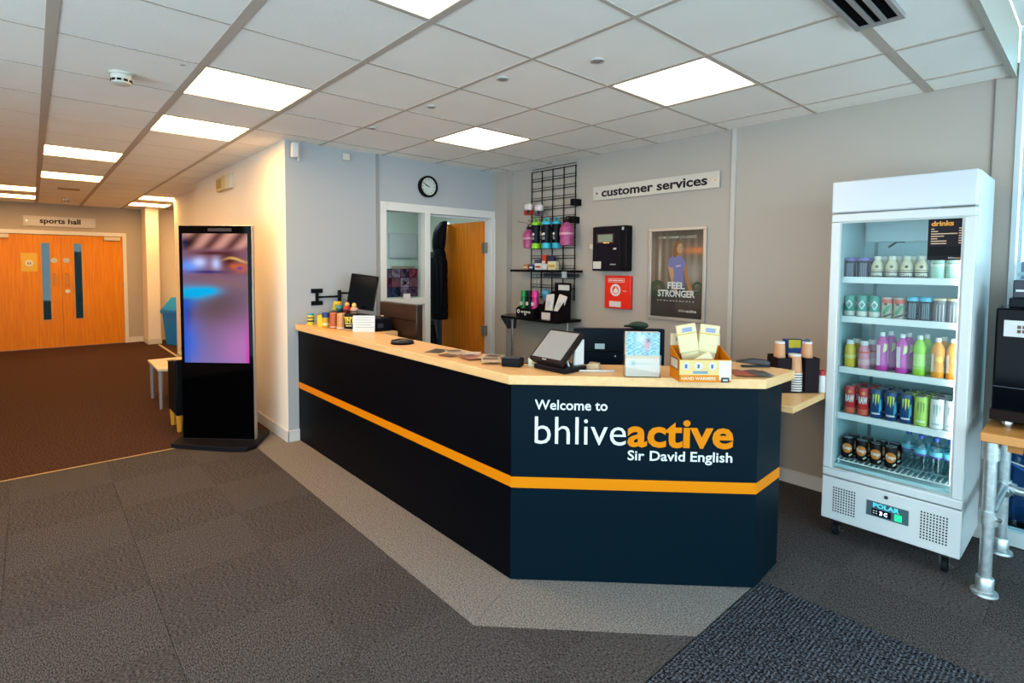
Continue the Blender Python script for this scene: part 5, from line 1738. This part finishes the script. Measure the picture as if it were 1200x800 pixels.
for rr, rn in ((1, 'second row'), (2, 'third row')):
    o_ = rr * 7.5
    row(3, [(rawcan, 995.8 + o_, 0, 'red slim can'), (rawcan, 1011.3 + o_, 0, 'red slim can'), (monster, 1026.7 + o_, 0, 'dark blue claw can'), (monster, 1043 + o_, 0, 'dark blue claw can'), (limecan, 1060 + o_, 0, 'lime green can'), (limecan, 1076 + o_, 0, 'lime green can'), (silver, 1092 + o_, 0, 'silver white can')], Y1 + .075 * rr, rn, 484 - 4 * rr)
row(4, [(tango, 992.8, 0, 'black can with orange disc'), (tango, 1009.3, 0, 'black can with orange disc'), (tango, 1026.3, 0, 'black can with orange disc'), (tango, 1044, 0, 'black can with orange disc'), (water, 1064, .05, 'clear water bottle'), (water, 1078.5, 0, 'clear water bottle'), (water, 1096.5, .0, 'clear water bottle'), (water, 1114, .0, 'clear water bottle')], Y1, 'front row', 540)
row(4, [(tango, 1000, 0, 'black can with orange disc'), (tango, 1016, 0, 'black can with orange disc'), (tango, 1033, 0, 'black can with orange disc'), (tango, 1049, 0, 'black can with orange disc'), (water, 1088, .012, 'clear water bottle'), (water, 1104, .012, 'clear water bottle')], Y1 + .085, 'second row', 535)

# ================================================================== table with coffee machine at the right edge
t = thing('pipe_table', 'wooden topped table on galvanised pipe legs at the frame edge', 'table', (-.36, 3.2, 0))
obj('top', MB().box(0, 1.3, .035, .70, .722, .765), TABLEWOOD, t, bevel=.004)


def pipe_leg(x, y, nm='leg'):
    lg = obj(nm, MB().lathe([(.024, .01), (.024, .722)], 16, (x, y)), GALV, t)
    obj('flange', MB().lathe([(.052, 0), (.05, .012), (.034, .018), (.034, .075), (.031, .08)], 18, (x, y)), GALV, lg)
    obj('collar', MB().lathe([(.033, .33), (.033, .395)], 16, (x, y)), GALV, lg)
    obj('collar', MB().lathe([(.033, .635), (.033, .722)], 16, (x, y)), GALV, lg)
    obj('grub_screw', MB().tube([(x + .03, y - .005, .362), (x + .046, y - .012, .362)], .008, 8), STEEL, lg)
    return lg


pipe_leg(.035, .09)
pipe_leg(.035, .64)
pipe_leg(1.2, .09)
pipe_leg(1.2, .64)
obj('side_rail', MB().tube([(.035, .09, .362), (.035, .64, .362)], .022, 14), GALV, t)
obj('back_rail', MB().tube([(.035, .64, .35), (1.2, .64, .35)], .022, 14), GALV, t)
obj('elbow', MB().tube([(.035, .60, .33), (.035, .64, .362), (.08, .64, .35)], .034, 14), GALV, t)
obj('batten', MB().box(.09, .14, .06, .66, .69, .722), plain('b06a2a', .5), t)
t = thing('coffee_machine', 'black coffee machine with white label on the pipe table', 'coffee machine', (-.345, 3.40, .7655))
obj('body', MB().box(.0, .55, 0, .38, .035, .56), mat('gloss black panel', '04060b', .08, spec=.3), t, bevel=.008)
obj('drip_tray', MB().box(-.004, .55, -.02, .38, .035, .085), plain('1c1210', .3), t, bevel=.004)
obj('door_line', MB().box(.0, .55, -.003, 0, .19, .194), plain('2a3038', .3), t)
obj('label', MB().box(.03, .30, -.004, 0, .43, .505), plain('e6e8e8', .4), t, label='white label')
mb = MB()
for a in range(4):
    for b in range(2):
        mb.box(.075 + a * .017, .075 + a * .017 + .013, -.005, -.004, .448 + b * .02, .448 + b * .02 + .015)
obj('label_picture', mb, plain('5a3a34'), t)
obj('lid', MB().box(.035, .5, .08, .34, .56, .605), plain('14181f', .35), t, bevel=.004)
obj('hopper', MB().box(.045, .45, .10, .32, .605, .69), plain('1b212b', .35), t, bevel=.004)
obj('hopper_tag', MB().box(.055, .14, .096, .10, .635, .645), plain('e4e4e0', .4), t)
for fx, fy in ((.055, .04), (.5, .04), (.055, .34), (.5, .34)):
    obj('foot', MB().lathe([(.02, 0), (.021, .004), (.021, .032), (.018, .036)], 16, (fx, fy)), STEEL, t)
obj('knob', MB().lathe([(.008, .56), (.008, .572)], 10, (.02, .06)), plain('20242a', .4), t)
tag(obj('blue_cable', MB().tube([(-.30, 3.90, .47), (-.2, 3.895, .42), (-.05, 3.89, .36), (.1, 3.89, .34), (.3, 3.90, .40)], .006, 8), plain('1450b0', .4)), 'blue cable slung behind the pipe table legs', 'cable')
tag(obj('white_cable', MB().tube([(-.40, 3.90, .55), (-.36, 3.88, .50), (-.2, 3.88, .46), (.1, 3.9, .5)], .004, 8), plain('dfe6ea', .4)), 'white cable behind the pipe table', 'cable')
